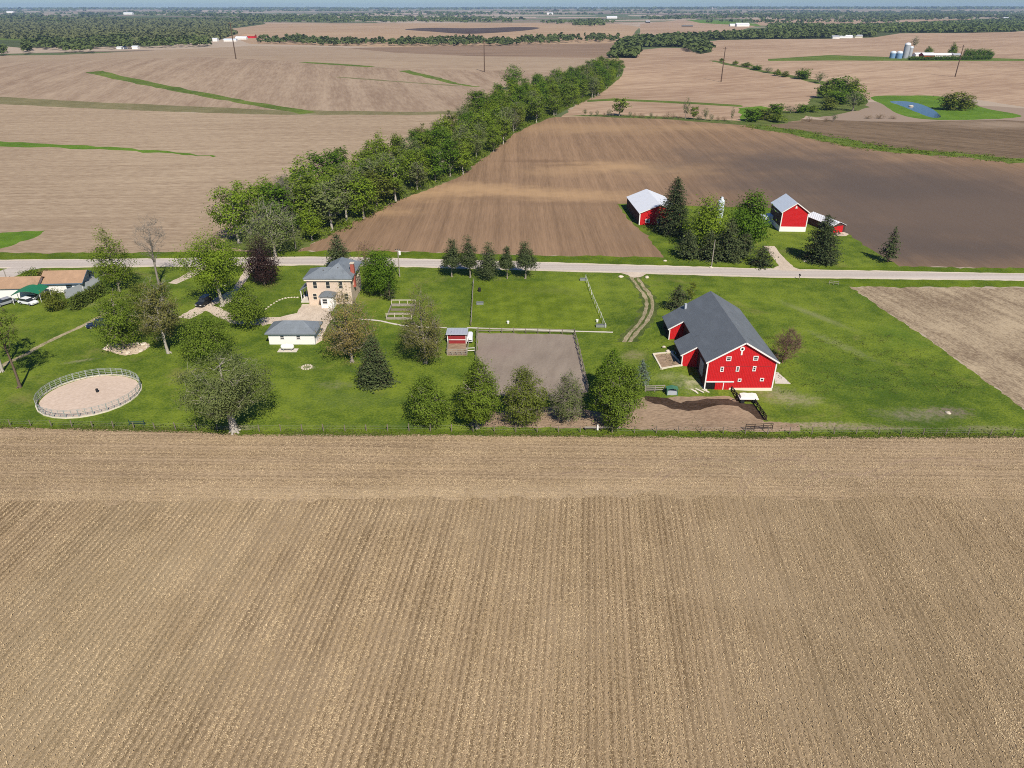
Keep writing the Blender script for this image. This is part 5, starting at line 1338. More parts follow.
# raised garden frame
a = P(386, 319.5)
gf = thing('raised_garden', 'grey timber raised garden with trellis posts by the path below the maple', 'garden bed', a)
gw = 26 / ppm(a); gd = P(389, 306)[1] - a[1]
m = MB(); m.box(0, 0, -.05, gw, .14, .5); m.box(0, gd - .14, -.05, gw, gd, .6); m.box(0, .14, -.05, .14, gd - .14, .5); m.box(gw - .14, .14, -.05, gw, gd - .14, .5); m.build('frame', 'grey_wood', gf)
m = MB()
for y in (gd * .34, gd * .64): m.box(.3, y, .0, gw - .3, y + .3, .42)
m.build('bed', 'post_wood', gf)
for x in np.linspace(.1, gw - .1, 4):
    for y in (.07, gd - .07): MB().box(x - .06, y - .06, -.1, x + .06, y + .06, 1.5).build('post', 'pale_wood', gf)
m = MB(); m.box(0, gd - .13, 1.4, gw, gd - .01, 1.55); m.box(0, .01, 1.2, gw, .13, 1.32); m.build('rail', 'pale_wood', gf)
# water troughs and gate at the paddock corners
def trough(px, label, L=1.6):
    t = thing('trough', label, 'trough', P(*px))
    m = MB(); m.box(-L / 2, -.35, .05, L / 2, .35, .12)
    for q in ((-L / 2, -.35, L / 2, -.29), (-L / 2, .29, L / 2, .35), (-L / 2, -.29, -L / 2 + .06, .29), (L / 2 - .06, -.29, L / 2, .29)): m.box(q[0], q[1], .12, q[2], q[3], .6)
    m.build('tub', 'steel', t); MB().box(-L / 2 + .06, -.29, .125, L / 2 - .06, .29, .5).build('water', 'glass_dark', t)
    return t
trough((583, 280.5), 'grey water trough at the road end of the white paddock fence')
trough((601, 327), 'grey water trough at the arena end of the white paddock fence', 2.2)
trough((480, 304.5), 'white-grey trough lying on the grass left in the mown paddock')
o = MB().lathe([(.3, 0), (.34, .1), (.34, .8), (.28, .95), (.1, 1.0)], 12).build('barrel', 'rubber', None, P(479.5, 291.5)); tag(o, 'black barrel on the grass in front of the roadside pines', 'barrel')
o = MB().lathe([(.22, 0), (.3, .5), (.3, .55), (.22, .57)], 12).build('bucket', 'tank_white', None, P(508, 323.5)); tag(o, 'white bucket on the paddock grass near the arena path', 'bucket')
o = MB().lathe([(.22, 0), (.3, .5), (.3, .55), (.22, .57)], 12).build('bucket', 'tank_white', None, P(597, 322)); tag(o, 'white bucket beside the trough at the paddock fence end', 'bucket')
# mailbox
for px, lb in (((799, 279.5), 'dark mailbox on a post at the road opposite the farm drive'), ((228, 270.5), 'small mailbox on a post beside the drive entrance')):
    t = thing('mailbox', lb, 'mailbox', P(*px))
    MB().box(-.06, -.06, -.1, .06, .06, 1.05).build('post', 'post_wood', t)
    MB().prism([(-.16, -.3, 1.05), (.16, -.3, 1.05), (.16, -.3, 1.25), (.1, -.3, 1.36), (-.1, -.3, 1.36), (-.16, -.3, 1.25)], (0, .6, 0)).build('box', 'paint_black', t)


def utility_pole(label, base, top, r=.17, arm=2.4, rz=0.0, group=None, transformer=False, hmul=1.0, mat='pole_wood'):
    p = P(*base); h = height_to(p, top) * hmul
    t = thing('utility_pole', label, 'utility pole', p, rz, group)
    MB().tube((0, 0, -.3), (0, 0, h), r * 1.2, r * .75, 9).build('pole', mat, t)
    if arm:
        MB().box(-arm / 2, -.09, h * .955, arm / 2, .09, h * .955 + .2).build('crossarm', mat, t)
        for x in (-arm * .46, 0, arm * .46):
            MB().lathe([(.06, h * .955 + .2), (.11, h * .955 + .3), (.11, h * .955 + .42), (.04, h * .955 + .5)], 8, (x, 0)).build('insulator', 'glass_dark', t)
    if transformer: MB().lathe([(.28, h - 1.4), (.30, h - 1.3), (.30, h - .5), (.2, h - .4)], 12, (.42, 0)).build('transformer', 'tank_white', t)
    return t


GU = 'tall line poles across the far fields'
utility_pole('tall dark line pole leaning on the far left hill field', (236, 59), 22, .55, 5, 0.4, GU)
utility_pole('tall dark line pole between the two short grass strips left of the lone tree', (484.5, 72), 40, .45, 4, 0.4, GU)
utility_pole('tall line pole in the bare field right of the diagonal tree row', (721, 82), 47, .42, 4, 0.4, GU)
utility_pole('tall line pole in front of the far farm with blue bins', (955, 77), 45, .42, 4, 0.4, GU)
utility_pole('grey pole with white transformer by the road beside the round maple', (399.7, 276.5), 249.5, .14, 1.2, 0.2, None, True, mat='grey_wood')
utility_pole('thin pale pole in the verge before the diagonal tree row', (296, 249), 217, .13, 0, 0, None, mat='grey_wood')
utility_pole('thin yard pole in front of the juniper across the road', (711.5, 266), 240, .12, 0, 0, None, mat='grey_wood')
utility_pole('little pole on the grass at the left road bend', (7, 280), 268, .10, 0, 0, None, mat='grey_wood')

# ------------------------------------------------------------------ stubble and straw of the front field, grass along the fence
rng = np.random.default_rng(11)
ur = np.array([math.cos(ROW), -math.sin(ROW)]); vr = np.array([math.sin(ROW), math.cos(ROW)])
edge_y = lambda x: np.interp(x, [p[0] for p in sorted(map(tuple, _e))], [p[1] for p in sorted(map(tuple, _e))])
field_top = [P(*q)[:2] for q in [(-260, 421), (0, 428.5), (200, 433), (240, 436), (512, 436.5), (768, 439), (1024, 438), (1300, 444)]]
top_y = lambda x: np.interp(x, [p[0] for p in field_top], [p[1] for p in field_top])
def seen(X, Y, mg=5.0): return np.abs(X) < (512 / F) * (Y * CP + CAMZ * SP) + mg
Vs, Qs, Ms = [], [], []
def add(V, Q, mi):
    off = sum(len(v) for v in Vs); Vs.append(V); Qs.append(Q + off); Ms.append(np.full(len(Q), mi))
def lowfreq(X, Y, s, k): return (np.sin(X / s + k) * np.cos(Y / s * .7 + 2 * k) + np.sin((X + Y) / s * .6 + 3 * k) * .7) / 1.7
# standing stubble in rows
rows = np.arange(-125, 125, .76); al = np.arange(28, 90, .17)
U, A = np.meshgrid(rows, al); U = U.ravel(); A = A.ravel()
keep = rng.uniform(0, 1, len(U)) < .62
U, A = U[keep], A[keep]
U = U + rng.normal(0, .045, len(U)); A = A + rng.uniform(-.1, .1, len(A))
X = U * ur[0] + A * vr[0]; Y = U * ur[1] + A * vr[1]
ok = (Y > 34) & (Y < edge_y(X) - .3 + 1.0 * lowfreq(X, Y, .6, .7) + .5 * lowfreq(X, Y, 4, .3)) & seen(X, Y); X, Y = X[ok], Y[ok]; n = len(X)
hgt = rng.uniform(.10, .30, n); az = rng.uniform(0, 6.28, n); wd = rng.uniform(.02, .05, n)
bx = np.column_stack([np.cos(az) * wd, np.sin(az) * wd, np.zeros(n)]); c0 = np.column_stack([X, Y, np.full(n, -.01)]); c1 = c0 + np.column_stack([rng.normal(0, .06, n), rng.normal(0, .06, n), hgt])
add(np.stack([c0 - bx, c0 + bx, c1 + bx * .8, c1 - bx * .8], 1).reshape(-1, 3), np.arange(4 * n).reshape(-1, 4), 0)
# straw lying about: more of it in some swaths than in others
n = 900000
dep = rng.uniform(0, 1, n); Y = 34 + (98 - 34) * dep ** .9; X = rng.uniform(-1, 1, n) * ((512 / F) * (Y * CP + CAMZ * SP) + 5)
uu = X * ur[0] + Y * ur[1]
head = Y > edge_y(X) + 1.0 * lowfreq(X, Y, .6, .7) + .5 * lowfreq(X, Y, 4, .3)
sw = .44 + .20 * np.sin(uu / 4.6 * 2 * np.pi / 2 + 1.0) * np.sin(uu / 11.0 + .5) + .16 * np.sin(uu * 1.37 + .4) + .10 * lowfreq(X, Y, 9, 1.3) + .34 * np.cos(uu / .76 * 2 * np.pi + np.pi) * 1.0
swh = .55 + .3 * np.sin(Y * 1.7 + .3 * np.sin(X / 9)) + .3 * lowfreq(X, Y, 6, .4) + .5 * np.exp(-((Y - edge_y(X) - 1.5) / 2.0) ** 2)
pr_ = np.where(head, swh, sw)
ok = (Y < top_y(X) - .2) & (rng.uniform(0, 1, n) < np.clip(pr_, .06, 1)); X, Y = X[ok], Y[ok]; n = len(X)
C = np.column_stack([X, Y, rng.uniform(.0, .09, n)])
T = rng.normal(size=(n, 3)) * np.array([1, 1, .28]); T /= np.linalg.norm(T, axis=1, keepdims=True); Nn = np.column_stack([rng.normal(0, .4, (n, 2)), np.ones(n)]); B = np.cross(Nn, T); B /= np.linalg.norm(B, axis=1, keepdims=True)
ln = rng.uniform(.025, .08, n)[:, None]; wd = rng.uniform(.012, .032, n)[:, None]
add(np.stack([C - T * ln - B * wd, C + T * ln - B * wd, C + T * ln + B * wd, C - T * ln + B * wd], 1).reshape(-1, 3), np.arange(4 * n).reshape(-1, 4), 0)
me = mesh_np('stubble', np.vstack(Vs), np.vstack(Qs), M['straw'], np.concatenate(Ms))
tag(link('stubble', me), 'corn stubble and loose straw covering the near brown field', 'stubble', kind='stuff')
# long grass along fences and edges
n = 26000; X = rng.uniform(-88, 88, n); Y = top_y(X) + rng.gamma(2.0, .55, n) - .2
cl = rng.uniform(0, 1, n) < .55 + .5 * lowfreq(X, Y, 3, 2.2); X, Y = X[cl], Y[cl]; n = len(X)
C = np.column_stack([X, Y, rng.uniform(.02, .14, n)])
V, Q = leaves(C, rng.uniform(.12, .30, n), rng, .8); me = mesh_np('long_grass', V, Q, M['blade'])
tag(link('long_grass', me), 'long unmown grass along the near fence line', 'long grass', kind='stuff')
# clumps of weeds scattered over the rough lawn
n = 9000; cx, cy = [], []
for _ in range(420):
    a_ = P(rng.uniform(640, 1010), rng.uniform(335, 394)); m_ = 20
    cx += list(a_[0] + rng.normal(0, .5, m_)); cy += list(a_[1] + rng.normal(0, .4, m_))
cx, cy = np.array(cx), np.array(cy)
ea, eb = P(850, 287), P(1024, 409)
okk = ~((cx > 30) & (cx < 47) & (cy > 108) & (cy < 134)) & (cx < np.interp(cy, [eb[1], ea[1]], [eb[0], ea[0]]) - 3) & (cy < ea[1] - 2)
cx, cy = cx[okk], cy[okk]
C = np.column_stack([cx, cy, hz(cx, cy) + rng.uniform(.02, .16, len(cx))]); V, Q = leaves(C, rng.uniform(.1, .26, len(cx)), rng, .8)
me = mesh_np('weeds', V, Q, M['blade']); tag(link('weeds', me), 'weedy tufts scattered over the rough lawn around the big barn', 'weeds', kind='stuff')

# ------------------------------------------------------------------ the country behind
rb_ = random.Random(21)
rngb = np.random.default_rng(21)
KB = [broadleaf(400, 10, 8.5, 1.0, shape='round', nleaf=1500, ls=.85, nclump=45, foliage='leaf_lush', tight=.10),
      broadleaf(401, 10, 7.0, 1.2, shape='egg', nleaf=1400, ls=.8, nclump=40, foliage='leaf_mid', tight=.10),
      broadleaf(402, 10, 8.5, .6, shape='round', nleaf=1500, ls=.85, nclump=45, foliage='leaf_yellow', tight=.10),
      broadleaf(403, 10, 7.0, 1.5, shape='vase', nleaf=420, ls=.6, nclump=50, foliage='leaf_grey', fine=3, wood='twig_grey', tight=.08),
      broadleaf(404, 10, 7.5, 2.5, shape='spread', nleaf=900, ls=.7, nclump=30, foliage='leaf_mid', tight=.08),
      broadleaf(405, 10, 9.5, .2, shape='round', nleaf=200, ls=.6, nclump=70, foliage='leaf_bronze', fine=3, wood='twig_red', tight=.09)]


def bg_tree(kind, base, top, hw, label, name='field_tree', cat='tree', group=None):
    p = P(*base); h = max(1.2, height_to(p, top)); w = 2 * hw / ppm(p)
    ref = (8.5, 7.0, 8.5, 7.0, 7.5, 9.5)[kind]
    return plant(name, label, cat, KB[kind], (p[0], p[1], p[2] - .05), rb_.uniform(0, 6.28), (w / ref, w / ref, h / 10), group)


# the thin line of small trees on the crest behind the brown field
GCR = 'small trees and shrubs on the crest behind the brown field'
bg_tree(4, (619.5, 116), 96, 9.5, 'spreading tree with open crown standing alone on the crest line', group=GCR)
bg_tree(3, (685.5, 119), 98, 4.5, 'thin tall tree, left one of a close pair on the crest line', group=GCR)
bg_tree(4, (693.5, 119.5), 105, 5.5, 'shorter leafier tree of the close pair on the crest line', group=GCR)
bg_tree(3, (705, 120), 108, 4.5, 'small tree right of the close pair on the crest line', group=GCR)
bg_tree(3, (711, 121), 114, 3, 'low bush-like tree between pair and narrow tree on the crest line', group=GCR)
bg_tree(3, (731.5, 122), 107, 2.2, 'narrow upright tree near the right end of the crest line', group=GCR)
for x in (585, 591, 597, 604, 609, 630, 634, 640, 643, 651, 656, 664, 668, 673, 679, 699, 718, 724):
    y = 115.5 + (x - 585) * .04
    bg_tree(5 if x % 3 else 3, (x, y), y - rb_.uniform(3.5, 7.5), rb_.uniform(2.2, 3.6), 'low bare shrub among the weeds of the crest line', 'crest_shrub', 'shrub', 'low bare shrubs along the crest line')
# brush and trees of the creek to the right
GK = 'trees and bushes along the creek behind the right field'
for k_, b, t, hw, lb in ((1, (777, 76), 69, 4, 'small round tree third from the top of the creek line'), (2, (785, 77), 71, 4.5, 'yellow-green bush beside the small round creek tree'), (0, (803, 79), 67.5, 9, 'big dark tree at the bend of the creek line'),
                          (3, (819, 83), 72, 7.5, 'grey-green tree after the bend of the creek line'), (0, (840, 92), 74, 12, 'tallest dark tree of the creek clump'), (1, (826, 98), 80, 11, 'mid green tree at the left of the creek clump'),
                          (1, (853, 95), 79, 10, 'green tree at the upper right of the creek clump'), (0, (838, 104), 87, 13, 'dark bushy tree in the middle of the creek clump'), (3, (852, 111), 92, 11, 'grey thin-leaved tree at the front right of the creek clump'),
                          (2, (828, 110), 97, 9, 'yellow-green bush at the front of the creek clump'), (0, (858, 104), 90, 9, 'dark tree at the right end of the creek clump'), (1, (812, 112), 105, 6, 'low green bush left of the creek clump'),
                          (0, (801, 113), 103, 7, 'round green bush between hedge and creek clump'), (3, (790, 113), 106, 7, 'greyish bush left of the round green one'), (0, (776, 113), 102, 9, 'greyish-green broad bush above the low hedge'),
                          (2, (764, 120), 108, 8, 'dark green bush of the low hedge, second from left'), (0, (752, 121.5), 106, 10, 'rounded bush at the left end of the low hedge'), (1, (777, 122), 112, 8, 'green bush at the right end of the low hedge'),
                          (5, (809, 121.5), 116, 4, 'reddish bare shrub in front of the creek clump'), (5, (826, 121.5), 117, 4, 'small bare shrub in the gap below the creek clump'), (3, (833.5, 121.5), 114, 3.5, 'thin grey shrub standing up below the creek clump'),
                          (5, (868, 118.5), 115, 5, 'left bare shrub of three at the dark field edge'), (5, (880, 118.5), 113.5, 6, 'middle bare shrub of three at the dark field edge'), (5, (893, 119), 115.5, 5, 'right bare shrub of three at the dark field edge'),
                          (1, (746, 67), 62, 6, 'bush at the upper start of the creek line'), (0, (757, 70), 64.5, 6, 'dark bush second along the creek line'), (3, (768, 73), 67, 5, 'greyish bush on the creek line before the small round tree'),
                          (1, (735, 64.5), 60.5, 3.5, 'little bush near the pole at the creek head'), (1, (722, 61.5), 58, 3, 'tiny bush left of the creek head')):
    bg_tree(k_, b, t, hw, lb, 'creek_tree', 'tree', GK)
bg_tree(2, (953, 110), 91.5, 14, 'round yellow-green tree at the pond bank', 'pond_tree')
bg_tree(2, (966, 109), 95, 8, 'smaller round tree touching the pond bank tree', 'pond_tree')
o = MB().lathe([(1.5, 0), (1.6, .3), (1.1, .7), (.3, .8)], 10).build('island', 'limestone', None, P(911, 106.5)); tag(o, 'small pale rock island in the pond', 'rock')
# rough growth along the wet strip through the dark field
wc = []
for q in smooth([(752, 126.5), (800, 133), (850, 143), (890, 150), (940, 153.5), (1024, 161)], 12, False):
    p = P(*q)
    for _ in range(6):
        x, y = p[0] + rb_.uniform(-11, 11), p[1] + rb_.uniform(-5, 5); r_ = rb_.uniform(.4, 1.2)
        for _ in range(14): wc.append((x + rb_.gauss(0, r_), y + rb_.gauss(0, r_), float(hz(x, y)) + abs(rb_.gauss(.1, r_ * .28))))
V, Q = leaves(np.array(wc), rngb.uniform(.35, .8, len(wc)), rngb, .9)
tag(link('creek_brush', mesh_np('creek_brush', V, Q, M['leaf_mid'])), 'rough green growth along the wet strip between the dark fields', 'brush', kind='stuff')


def p_many(px, py):
    """ground points of many pixels at once, by repeated projection on the local height"""
    a = (px - 512) / F; b = (384 - py) / F
    dx, dy, dz = a, CP + b * SP, -SP + b * CP
    n_ = np.hypot(dx, dy); dx, dy, dz = dx / n_, dy / n_, dz / n_
    T = np.geomspace(300, 15500, 260)
    Z = CAMZ + dz[:, None] * T
    below = Z < hz(dx[:, None] * T, dy[:, None] * T)
    k_ = np.where(below.any(1), below.argmax(1), len(T) - 1); t = T[k_]; lo = T[np.maximum(k_ - 1, 0)]
    for _ in range(14):
        m = (lo + t) / 2; bl_ = CAMZ + dz * m < hz(dx * m, dy * m)
        t = np.where(bl_, m, t); lo = np.where(bl_, lo, m)
    return dx * t, dy * t, hz(dx * t, dy * t)


def woods(label, polys, n, hgt=(9, 15), mat='far_leaf', cat='woods', name='woods', q=16, crown=7.0):
    """a far wood that reads as one mass: many small crowns of leaf clumps standing where the photograph shows it"""
    PX = []
    for poly, k_ in zip(polys, np.broadcast_to(n, len(polys))):
        pa = np.array(poly, float); lo, hi = pa.min(0), pa.max(0); m = int(k_) * 5
        X, Y = rngb.uniform(lo[0], hi[0], (m, 1)), rngb.uniform(lo[1], hi[1], (m, 1))
        x0, y0 = pa[:, 0][None], pa[:, 1][None]; x1, y1 = np.roll(pa[:, 0], 1)[None], np.roll(pa[:, 1], 1)[None]
        cr = ((y0 > Y) != (y1 > Y)) & (X < (x1 - x0) * (Y - y0) / (y1 - y0 + 1e-12) + x0)
        PX.append(np.column_stack([X, Y])[cr.sum(1) % 2 == 1][:k_])
    PX = np.vstack(PX); X, Y, Z = p_many(PX[:, 0], PX[:, 1]); m = len(X)
    s = np.maximum(1.0, (Y / 2200.0) ** .7); h = rngb.uniform(*hgt, m) * rngb.uniform(.8, 1.15, m); r = crown * .5 * s * rngb.uniform(.7, 1.3, m)
    d = rngb.normal(size=(m, q, 3)); d /= np.linalg.norm(d, axis=2, keepdims=True); d[:, :, 2] = np.abs(d[:, :, 2]) * .9 - .15; dn = d.reshape(-1, 3) * 1.3 + np.array([0, 0, .35]); d *= rngb.uniform(.55, 1.0, (m, q, 1))
    C = np.stack([X, Y, Z + h * .52], 1)[:, None, :] + d * np.stack([r, r, h * .48], 1)[:, None, :]
    C = C.reshape(-1, 3); sz = np.repeat(r * 1.45, q)
    V, Q = leaves(C, sz * rngb.uniform(.7, 1.25, len(C)), rngb, .45, dn, asp=.85)
    tag(link(name, mesh_np(name, V, Q, M[mat])), label, cat, kind='stuff')


woods('wide far woodland behind the left hill', [[(-40, 19.5), (100, 19), (255, 21.5), (262, 24), (225, 29), (236, 34), (215, 41), (150, 45.5), (60, 40), (-40, 38)]], 4200, (6, 10), mat='far_leaf_grey', crown=11)
woods('darker trees in front of the left woodland', [[(34, 42), (60, 41), (60, 50.5), (36, 50)], [(60, 43.5), (95, 45), (93, 54), (60, 53)], [(90, 41), (104, 41), (104, 49), (90, 49)], [(104, 40), (134, 40), (132, 49), (104, 50)], [(140, 44), (210, 40), (212, 47), (142, 49)], [(22, 45), (32, 44), (32, 54), (24, 55)], [(-10, 52), (6, 51), (6, 56), (-10, 56)]], [110, 110, 50, 180, 150, 40, 40], (10, 15))
woods('long low treeline across the fields left of centre', [[(258, 39), (300, 38), (330, 42), (400, 42.5), (400, 46), (330, 46), (290, 44), (258, 44)], [(400, 41.5), (480, 39.5), (486, 45), (400, 46.5)], [(486, 42), (560, 41), (560, 44.5), (486, 45)], [(430, 45), (520, 44), (520, 46.4), (430, 46.4)]], [230, 200, 60, 60], (7, 12))
woods('row of field trees at the centre of the far plain', [[(519, 39.5), (618, 37.5), (618, 42.5), (560, 42.8), (520, 43)]], 120, (8, 13))
woods('tongue of woodland reaching from the right', [[(611, 58), (617, 47), (628, 41), (660, 39), (720, 36), (770, 33), (830, 31), (872, 32), (874, 37), (830, 38.6), (770, 39), (700, 40), (690, 47), (640, 47), (636, 58)], [(690, 40), (705, 42), (712, 52), (700, 54), (680, 50)]], [2600, 120], (8, 13), crown=9)
woods('far woodland along the right horizon', [[(768, 25), (860, 26.5), (905, 24.5), (990, 21), (1060, 20), (1060, 29), (1010, 32), (965, 33), (900, 33), (860, 32.5), (768, 32)]], 2600, (7, 11), crown=11)
strips, ns = [], []
for i in range(75):
    y = 8.2 + 15 * rb_.random() ** 1.25; x = rb_.uniform(-60, 1080); w = rb_.uniform(14, 95); t_ = .25 + .05 * (y - 8) + rb_.uniform(0, .35)
    strips.append([(x - w, y), (x - w * .3, y - t_), (x + w * .6, y - t_ * .8), (x + w, y), (x + w * .3, y + t_ * .6), (x - w * .6, y + t_ * .6)]); ns.append(int(w * .75) + 6)
woods('scattered strips of woodland on the far plain', strips, ns, (9, 15), crown=11)
woods('last ridge of woods on the horizon', [[(-60, 7.6), (1080, 7.2), (1080, 9.2), (-60, 9.6)]], 2600, (12, 20), crown=16, q=9)
woods('dark grove left of centre on the far plain', [[(572, 22), (600, 20.5), (605, 26), (574, 27)], [(235, 16), (262, 15.5), (340, 17), (440, 19), (512, 20), (512, 22.5), (380, 22.5), (250, 22.3)], [(640, 17), (760, 14), (900, 13), (1050, 12), (1050, 17), (900, 18.5), (760, 18.5), (650, 20)]], [110, 700, 1100], (9, 14), crown=10)


# ---- far buildings, a few pixels each
def far_house(px, w, d, e, r, wall, roof, label, name='farm_building', cat='building', rz=0.0, group='far farm buildings'):
    e, r = e * .6, r * .58
    t = thing(name, label, cat, P(*px), rz, group)
    MB().prism([(-w / 2, 0, -1), (-w / 2, d, -1), (-w / 2, d, e), (-w / 2, d / 2, r), (-w / 2, 0, e)], (w, 0, 0)).build('wall', wall, t)
    m = MB()
    for ya, yb in ((-.5, d / 2), (d + .5, d / 2 + .001)): m.prism([(-w / 2 - .4, ya, e - .2), (-w / 2 - .4, yb, r), (-w / 2 - .4, yb, r + .3), (-w / 2 - .4, ya, e + .1)], (w + .8, 0, 0))
    m.build('roof', roof, t)
    return t


def silo(px, top, rad, mat, cap, label, name='silo'):
    p = P(*px); h = height_to(p, top); t = thing(name, label, 'silo', p)
    MB().lathe([(rad, -.5), (rad, h - rad * .75)], 24).build('body', mat, t)
    MB().lathe([(rad * 1.02, h - rad * .75), (rad * .92, h - rad * .35), (rad * .6, h - rad * .1), (rad * .12, h)], 24).build('cap', cap, t)
    return t


silo((892.2, 58.2), 50.8, 3.5, 'silo_blue', 'metal_blue_white', 'left one of the two squat blue bins at the far right farm')
silo((898.6, 58.4), 50.8, 3.5, 'silo_blue', 'metal_blue_white', 'right one of the two squat blue bins at the far right farm')
silo((904.8, 58.2), 42.5, 3.4, 'silo_grey', 'metal_white', 'tall grey silo with white dome at the far right farm')
silo((909.0, 58.0), 46, 2.4, 'silo_grey', 'metal_blue_white', 'shorter pale silo right of the domed silo')
far_house((929, 57.8), 14, 12, 5, 9, 'barn_red', 'metal_white', 'red barn with white roof behind the far farm hedge', 'barn', 'barn')
far_house((944, 57.0), 26, 10, 4, 7, 'white_wall', 'metal_white', 'long white-roofed shed right of the far red barn', 'shed', 'shed')
far_house((921, 56.6), 14, 9, 4, 7, 'white_wall', 'metal_white', 'short white-roofed shed left of the far red barn', 'shed', 'shed')
far_house((957, 57.2), 9, 8, 4, 7, 'cream', 'silo_grey', 'small farmhouse among the trees of the far right farm', 'house', 'house')
GF = 'trees around the far right farm'
bg_tree(3, (914, 48.5), 36.5, 4.5, 'grey round tree behind the domed silo', group=GF); bg_tree(1, (928.5, 54), 46, 4, 'small dark tree left of the far sheds', group=GF)
bg_tree(1, (952, 56), 42, 4, 'tall tree between far sheds and farmhouse', group=GF)
for i, x in enumerate((965, 969.5, 974, 978.5, 983, 987.5)): bg_tree(0, (x, 57), 47.2 + .5 * (i % 3), 3.3, 'dark evergreen in the windbreak right of the far farmhouse', 'windbreak_tree', 'tree', 'windbreak right of the far farmhouse')
bg_tree(0, (990.5, 58.3), 50.5, 3.0, 'lone dark bush at the right end of the windbreak', 'windbreak_tree', group=GF)
for i in range(22):
    x = 910 + i * 3.75; bg_tree(0, (x, 60.2 - .06 * i * .6), 55.6 - .05 * i, 3.2, 'low dark bush in the hedge before the far right farm', 'hedge_bush', 'bush', 'hedge in front of the far right farm')
far_house((743, 26.5), 40, 22, 9, 17, 'white_wall', 'metal_white', 'big white farm building beside the woodland tongue')
far_house((733, 26.3), 18, 14, 7, 12, 'white_wall', 'metal_white', 'small white building left of the big white farm building')
far_house((648, 23), 16, 16, 8, 14, 'dark_wood', 'silo_grey', 'dark small farmhouse at the end of the pale far lane', 'house', 'house')
far_house((687.5, 26.6), 34, 8, 4, 6, 'dark_wood', 'slate_roof', 'long dark shed on the far green strip', 'shed', 'shed')
far_house((248.5, 38.2), 26, 14, 7, 12, 'barn_red', 'tan_roof', 'red-roofed farmhouse at the end of the left woodland', 'house', 'house')
far_house((241, 39.5), 22, 10, 5, 9, 'white_wall', 'metal_white', 'white shed left of the red-roofed farmhouse', 'shed', 'shed')
far_house((230, 41.5), 24, 8, 5, 8, 'white_wall', 'metal_blue_white', 'low pale shed nearest the left woodland', 'shed', 'shed')
far_house((215, 41.5), 9, 9, 8, 10, 'white_wall', 'metal_white', 'small white house among trees below the left woodland', 'house', 'house')
far_house((121, 49.2), 14, 9, 4, 6, 'white_wall', 'metal_white', 'white shed below the dark left trees', 'shed', 'shed')
far_house((135, 49.2), 9, 8, 6, 8, 'white_wall', 'metal_white', 'single white outbuilding right of the dark left trees', 'shed', 'shed')
far_house((10, 13.2), 60, 30, 22, 30, 'white_wall', 'metal_white', 'far white sheds on the left horizon')
far_house((128, 14.6), 70, 30, 20, 28, 'white_wall', 'metal_white', 'far white sheds on the horizon above the left woodland')
far_house((550, 14.5), 50, 30, 16, 24, 'white_wall', 'metal_white', 'far white shed on the centre horizon')
far_house((612, 18.5), 60, 25, 12, 20, 'white_wall', 'metal_white', 'far pale shed right of centre on the plain')
far_house((846, 38.2), 26, 10, 5, 9, 'white_wall', 'metal_white', 'white farm shed at the edge of the right woodland')
far_house((858, 37.8), 18, 10, 5, 9, 'cream', 'silo_grey', 'pale farmhouse right of the white woodland shed', 'house', 'house')
far_house((836, 38.6), 14, 10, 5, 9, 'white_wall', 'silo_grey', 'little pale farmhouse left of the white woodland shed', 'house', 'house')
far_house((1008, 20), 40, 20, 10, 18, 'white_wall', 'metal_white', 'white farm building below the right horizon')
p = P(712, 12)
t = thing('water_tower', 'white water tower on the horizon right of centre', 'water tower', p)
hw_ = height_to(p, 7.6)
MB().lathe([(3.0, -1), (2.2, hw_ * .6), (3, hw_ * .7)], 16).build('column', 'white_wall', t)
MB().lathe([(3, hw_ * .7), (10, hw_ * .8), (11, hw_ * .88), (8, hw_ * .96), (1, hw_)], 20).build('tank', 'white_wall', t)
# pale far lane

# ------------------------------------------------------------------ camera, light, air
cam = bpy.data.cameras.new('camera'); co = bpy.data.objects.new('camera', cam); COL.objects.link(co)
cam.sensor_width = 36.0; cam.lens = F / 1024 * 36.0; cam.clip_end = 60000; cam.clip_start = 0.5
co.location = (0, 0, CAMZ); co.rotation_euler = (math.pi / 2 - PITCH, 0, 0)
S.camera = co

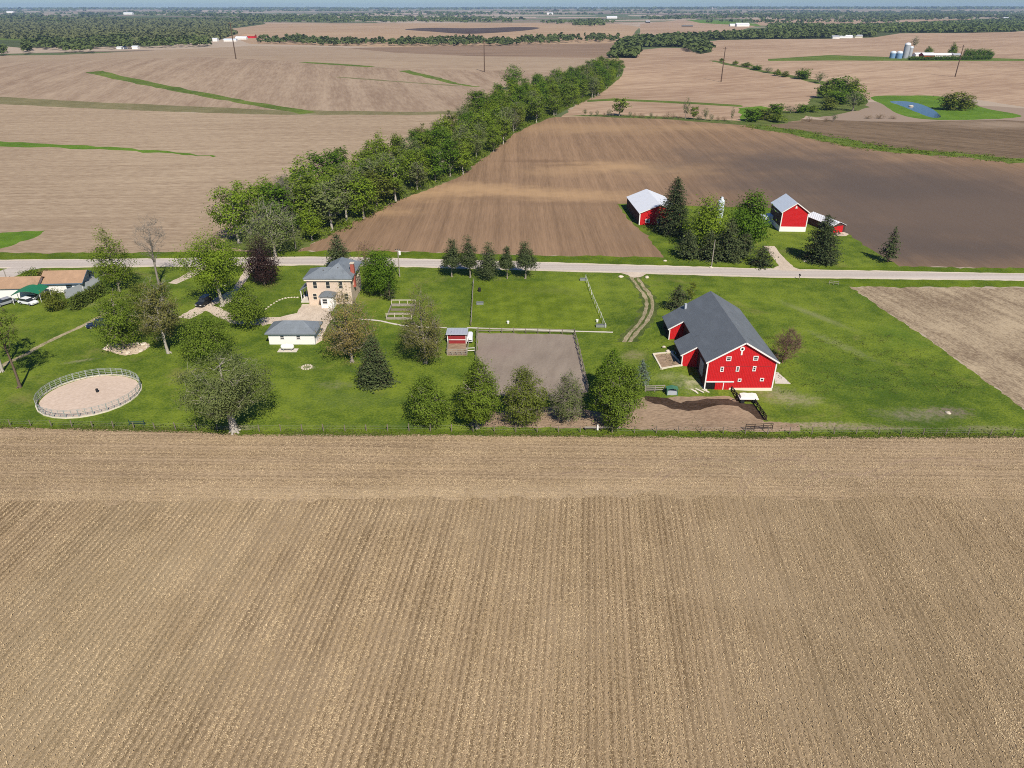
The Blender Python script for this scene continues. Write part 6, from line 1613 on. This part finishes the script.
d = ray(325, 630); d = Vector(d).normalized()          # the way the sunlight travels
sun = bpy.data.lights.new('sun', 'SUN'); so = bpy.data.objects.new('sun', sun); COL.objects.link(so)
sun.energy = 5.0; sun.angle = math.radians(0.55); sun.color = (1.0, 0.94, 0.85)
so.rotation_euler = d.to_track_quat('-Z', 'Y').to_euler(); so.location = (60, -60, 200)
W = bpy.data.worlds.new('World'); S.world = W; W.use_nodes = True
nt = W.node_tree; bg = nt.nodes['Background']
sky = nt.nodes.new('ShaderNodeTexSky'); sky.sky_type = 'NISHITA'; sky.sun_disc = False
sky.sun_elevation = math.asin(-d.z); sky.sun_rotation = math.atan2(-d.x, -d.y)
sky.air_density = 1.0; sky.dust_density = 0.15; sky.ozone_density = 3.0; sky.altitude = 300
tn = nt.nodes.new('ShaderNodeMix'); tn.data_type = 'RGBA'; tn.blend_type = 'MULTIPLY'; tn.inputs[0].default_value = 1.0; tn.inputs[7].default_value = (0.60, 0.84, 1.20, 1)
nt.links.new(sky.outputs[0], tn.inputs[6]); nt.links.new(tn.outputs[2], bg.inputs[0]); bg.inputs[1].default_value = 0.058

k = NT('haze')
k.t.nodes.clear()
pv = k.n('ShaderNodeVolumePrincipled'); pv.inputs['Density'].default_value = 5.5e-5; pv.inputs['Color'].default_value = (0.52, 0.73, 1.0, 1); pv.inputs['Anisotropy'].default_value = 0.0
ou = k.n('ShaderNodeOutputMaterial'); k.t.links.new(pv.outputs[0], ou.inputs['Volume'])
hb = MB().box(-24000, -1500, -14, 24000, 15500, 96).build('haze', k.m)
tag(hb, kind='stuff')

S.render.engine = 'CYCLES'
S.cycles.use_denoising = False
S.cycles.pixel_filter_type = 'BLACKMAN_HARRIS'; S.cycles.filter_width = 1.0
S.cycles.max_bounces = 5; S.cycles.diffuse_bounces = 2; S.cycles.glossy_bounces = 2; S.cycles.transmission_bounces = 2; S.cycles.transparent_max_bounces = 4; S.cycles.volume_bounces = 0
S.view_settings.view_transform = 'Standard'; S.view_settings.look = 'None'; S.view_settings.gamma = 1.0; S.view_settings.exposure = 0.25
S.view_settings.use_curve_mapping = False
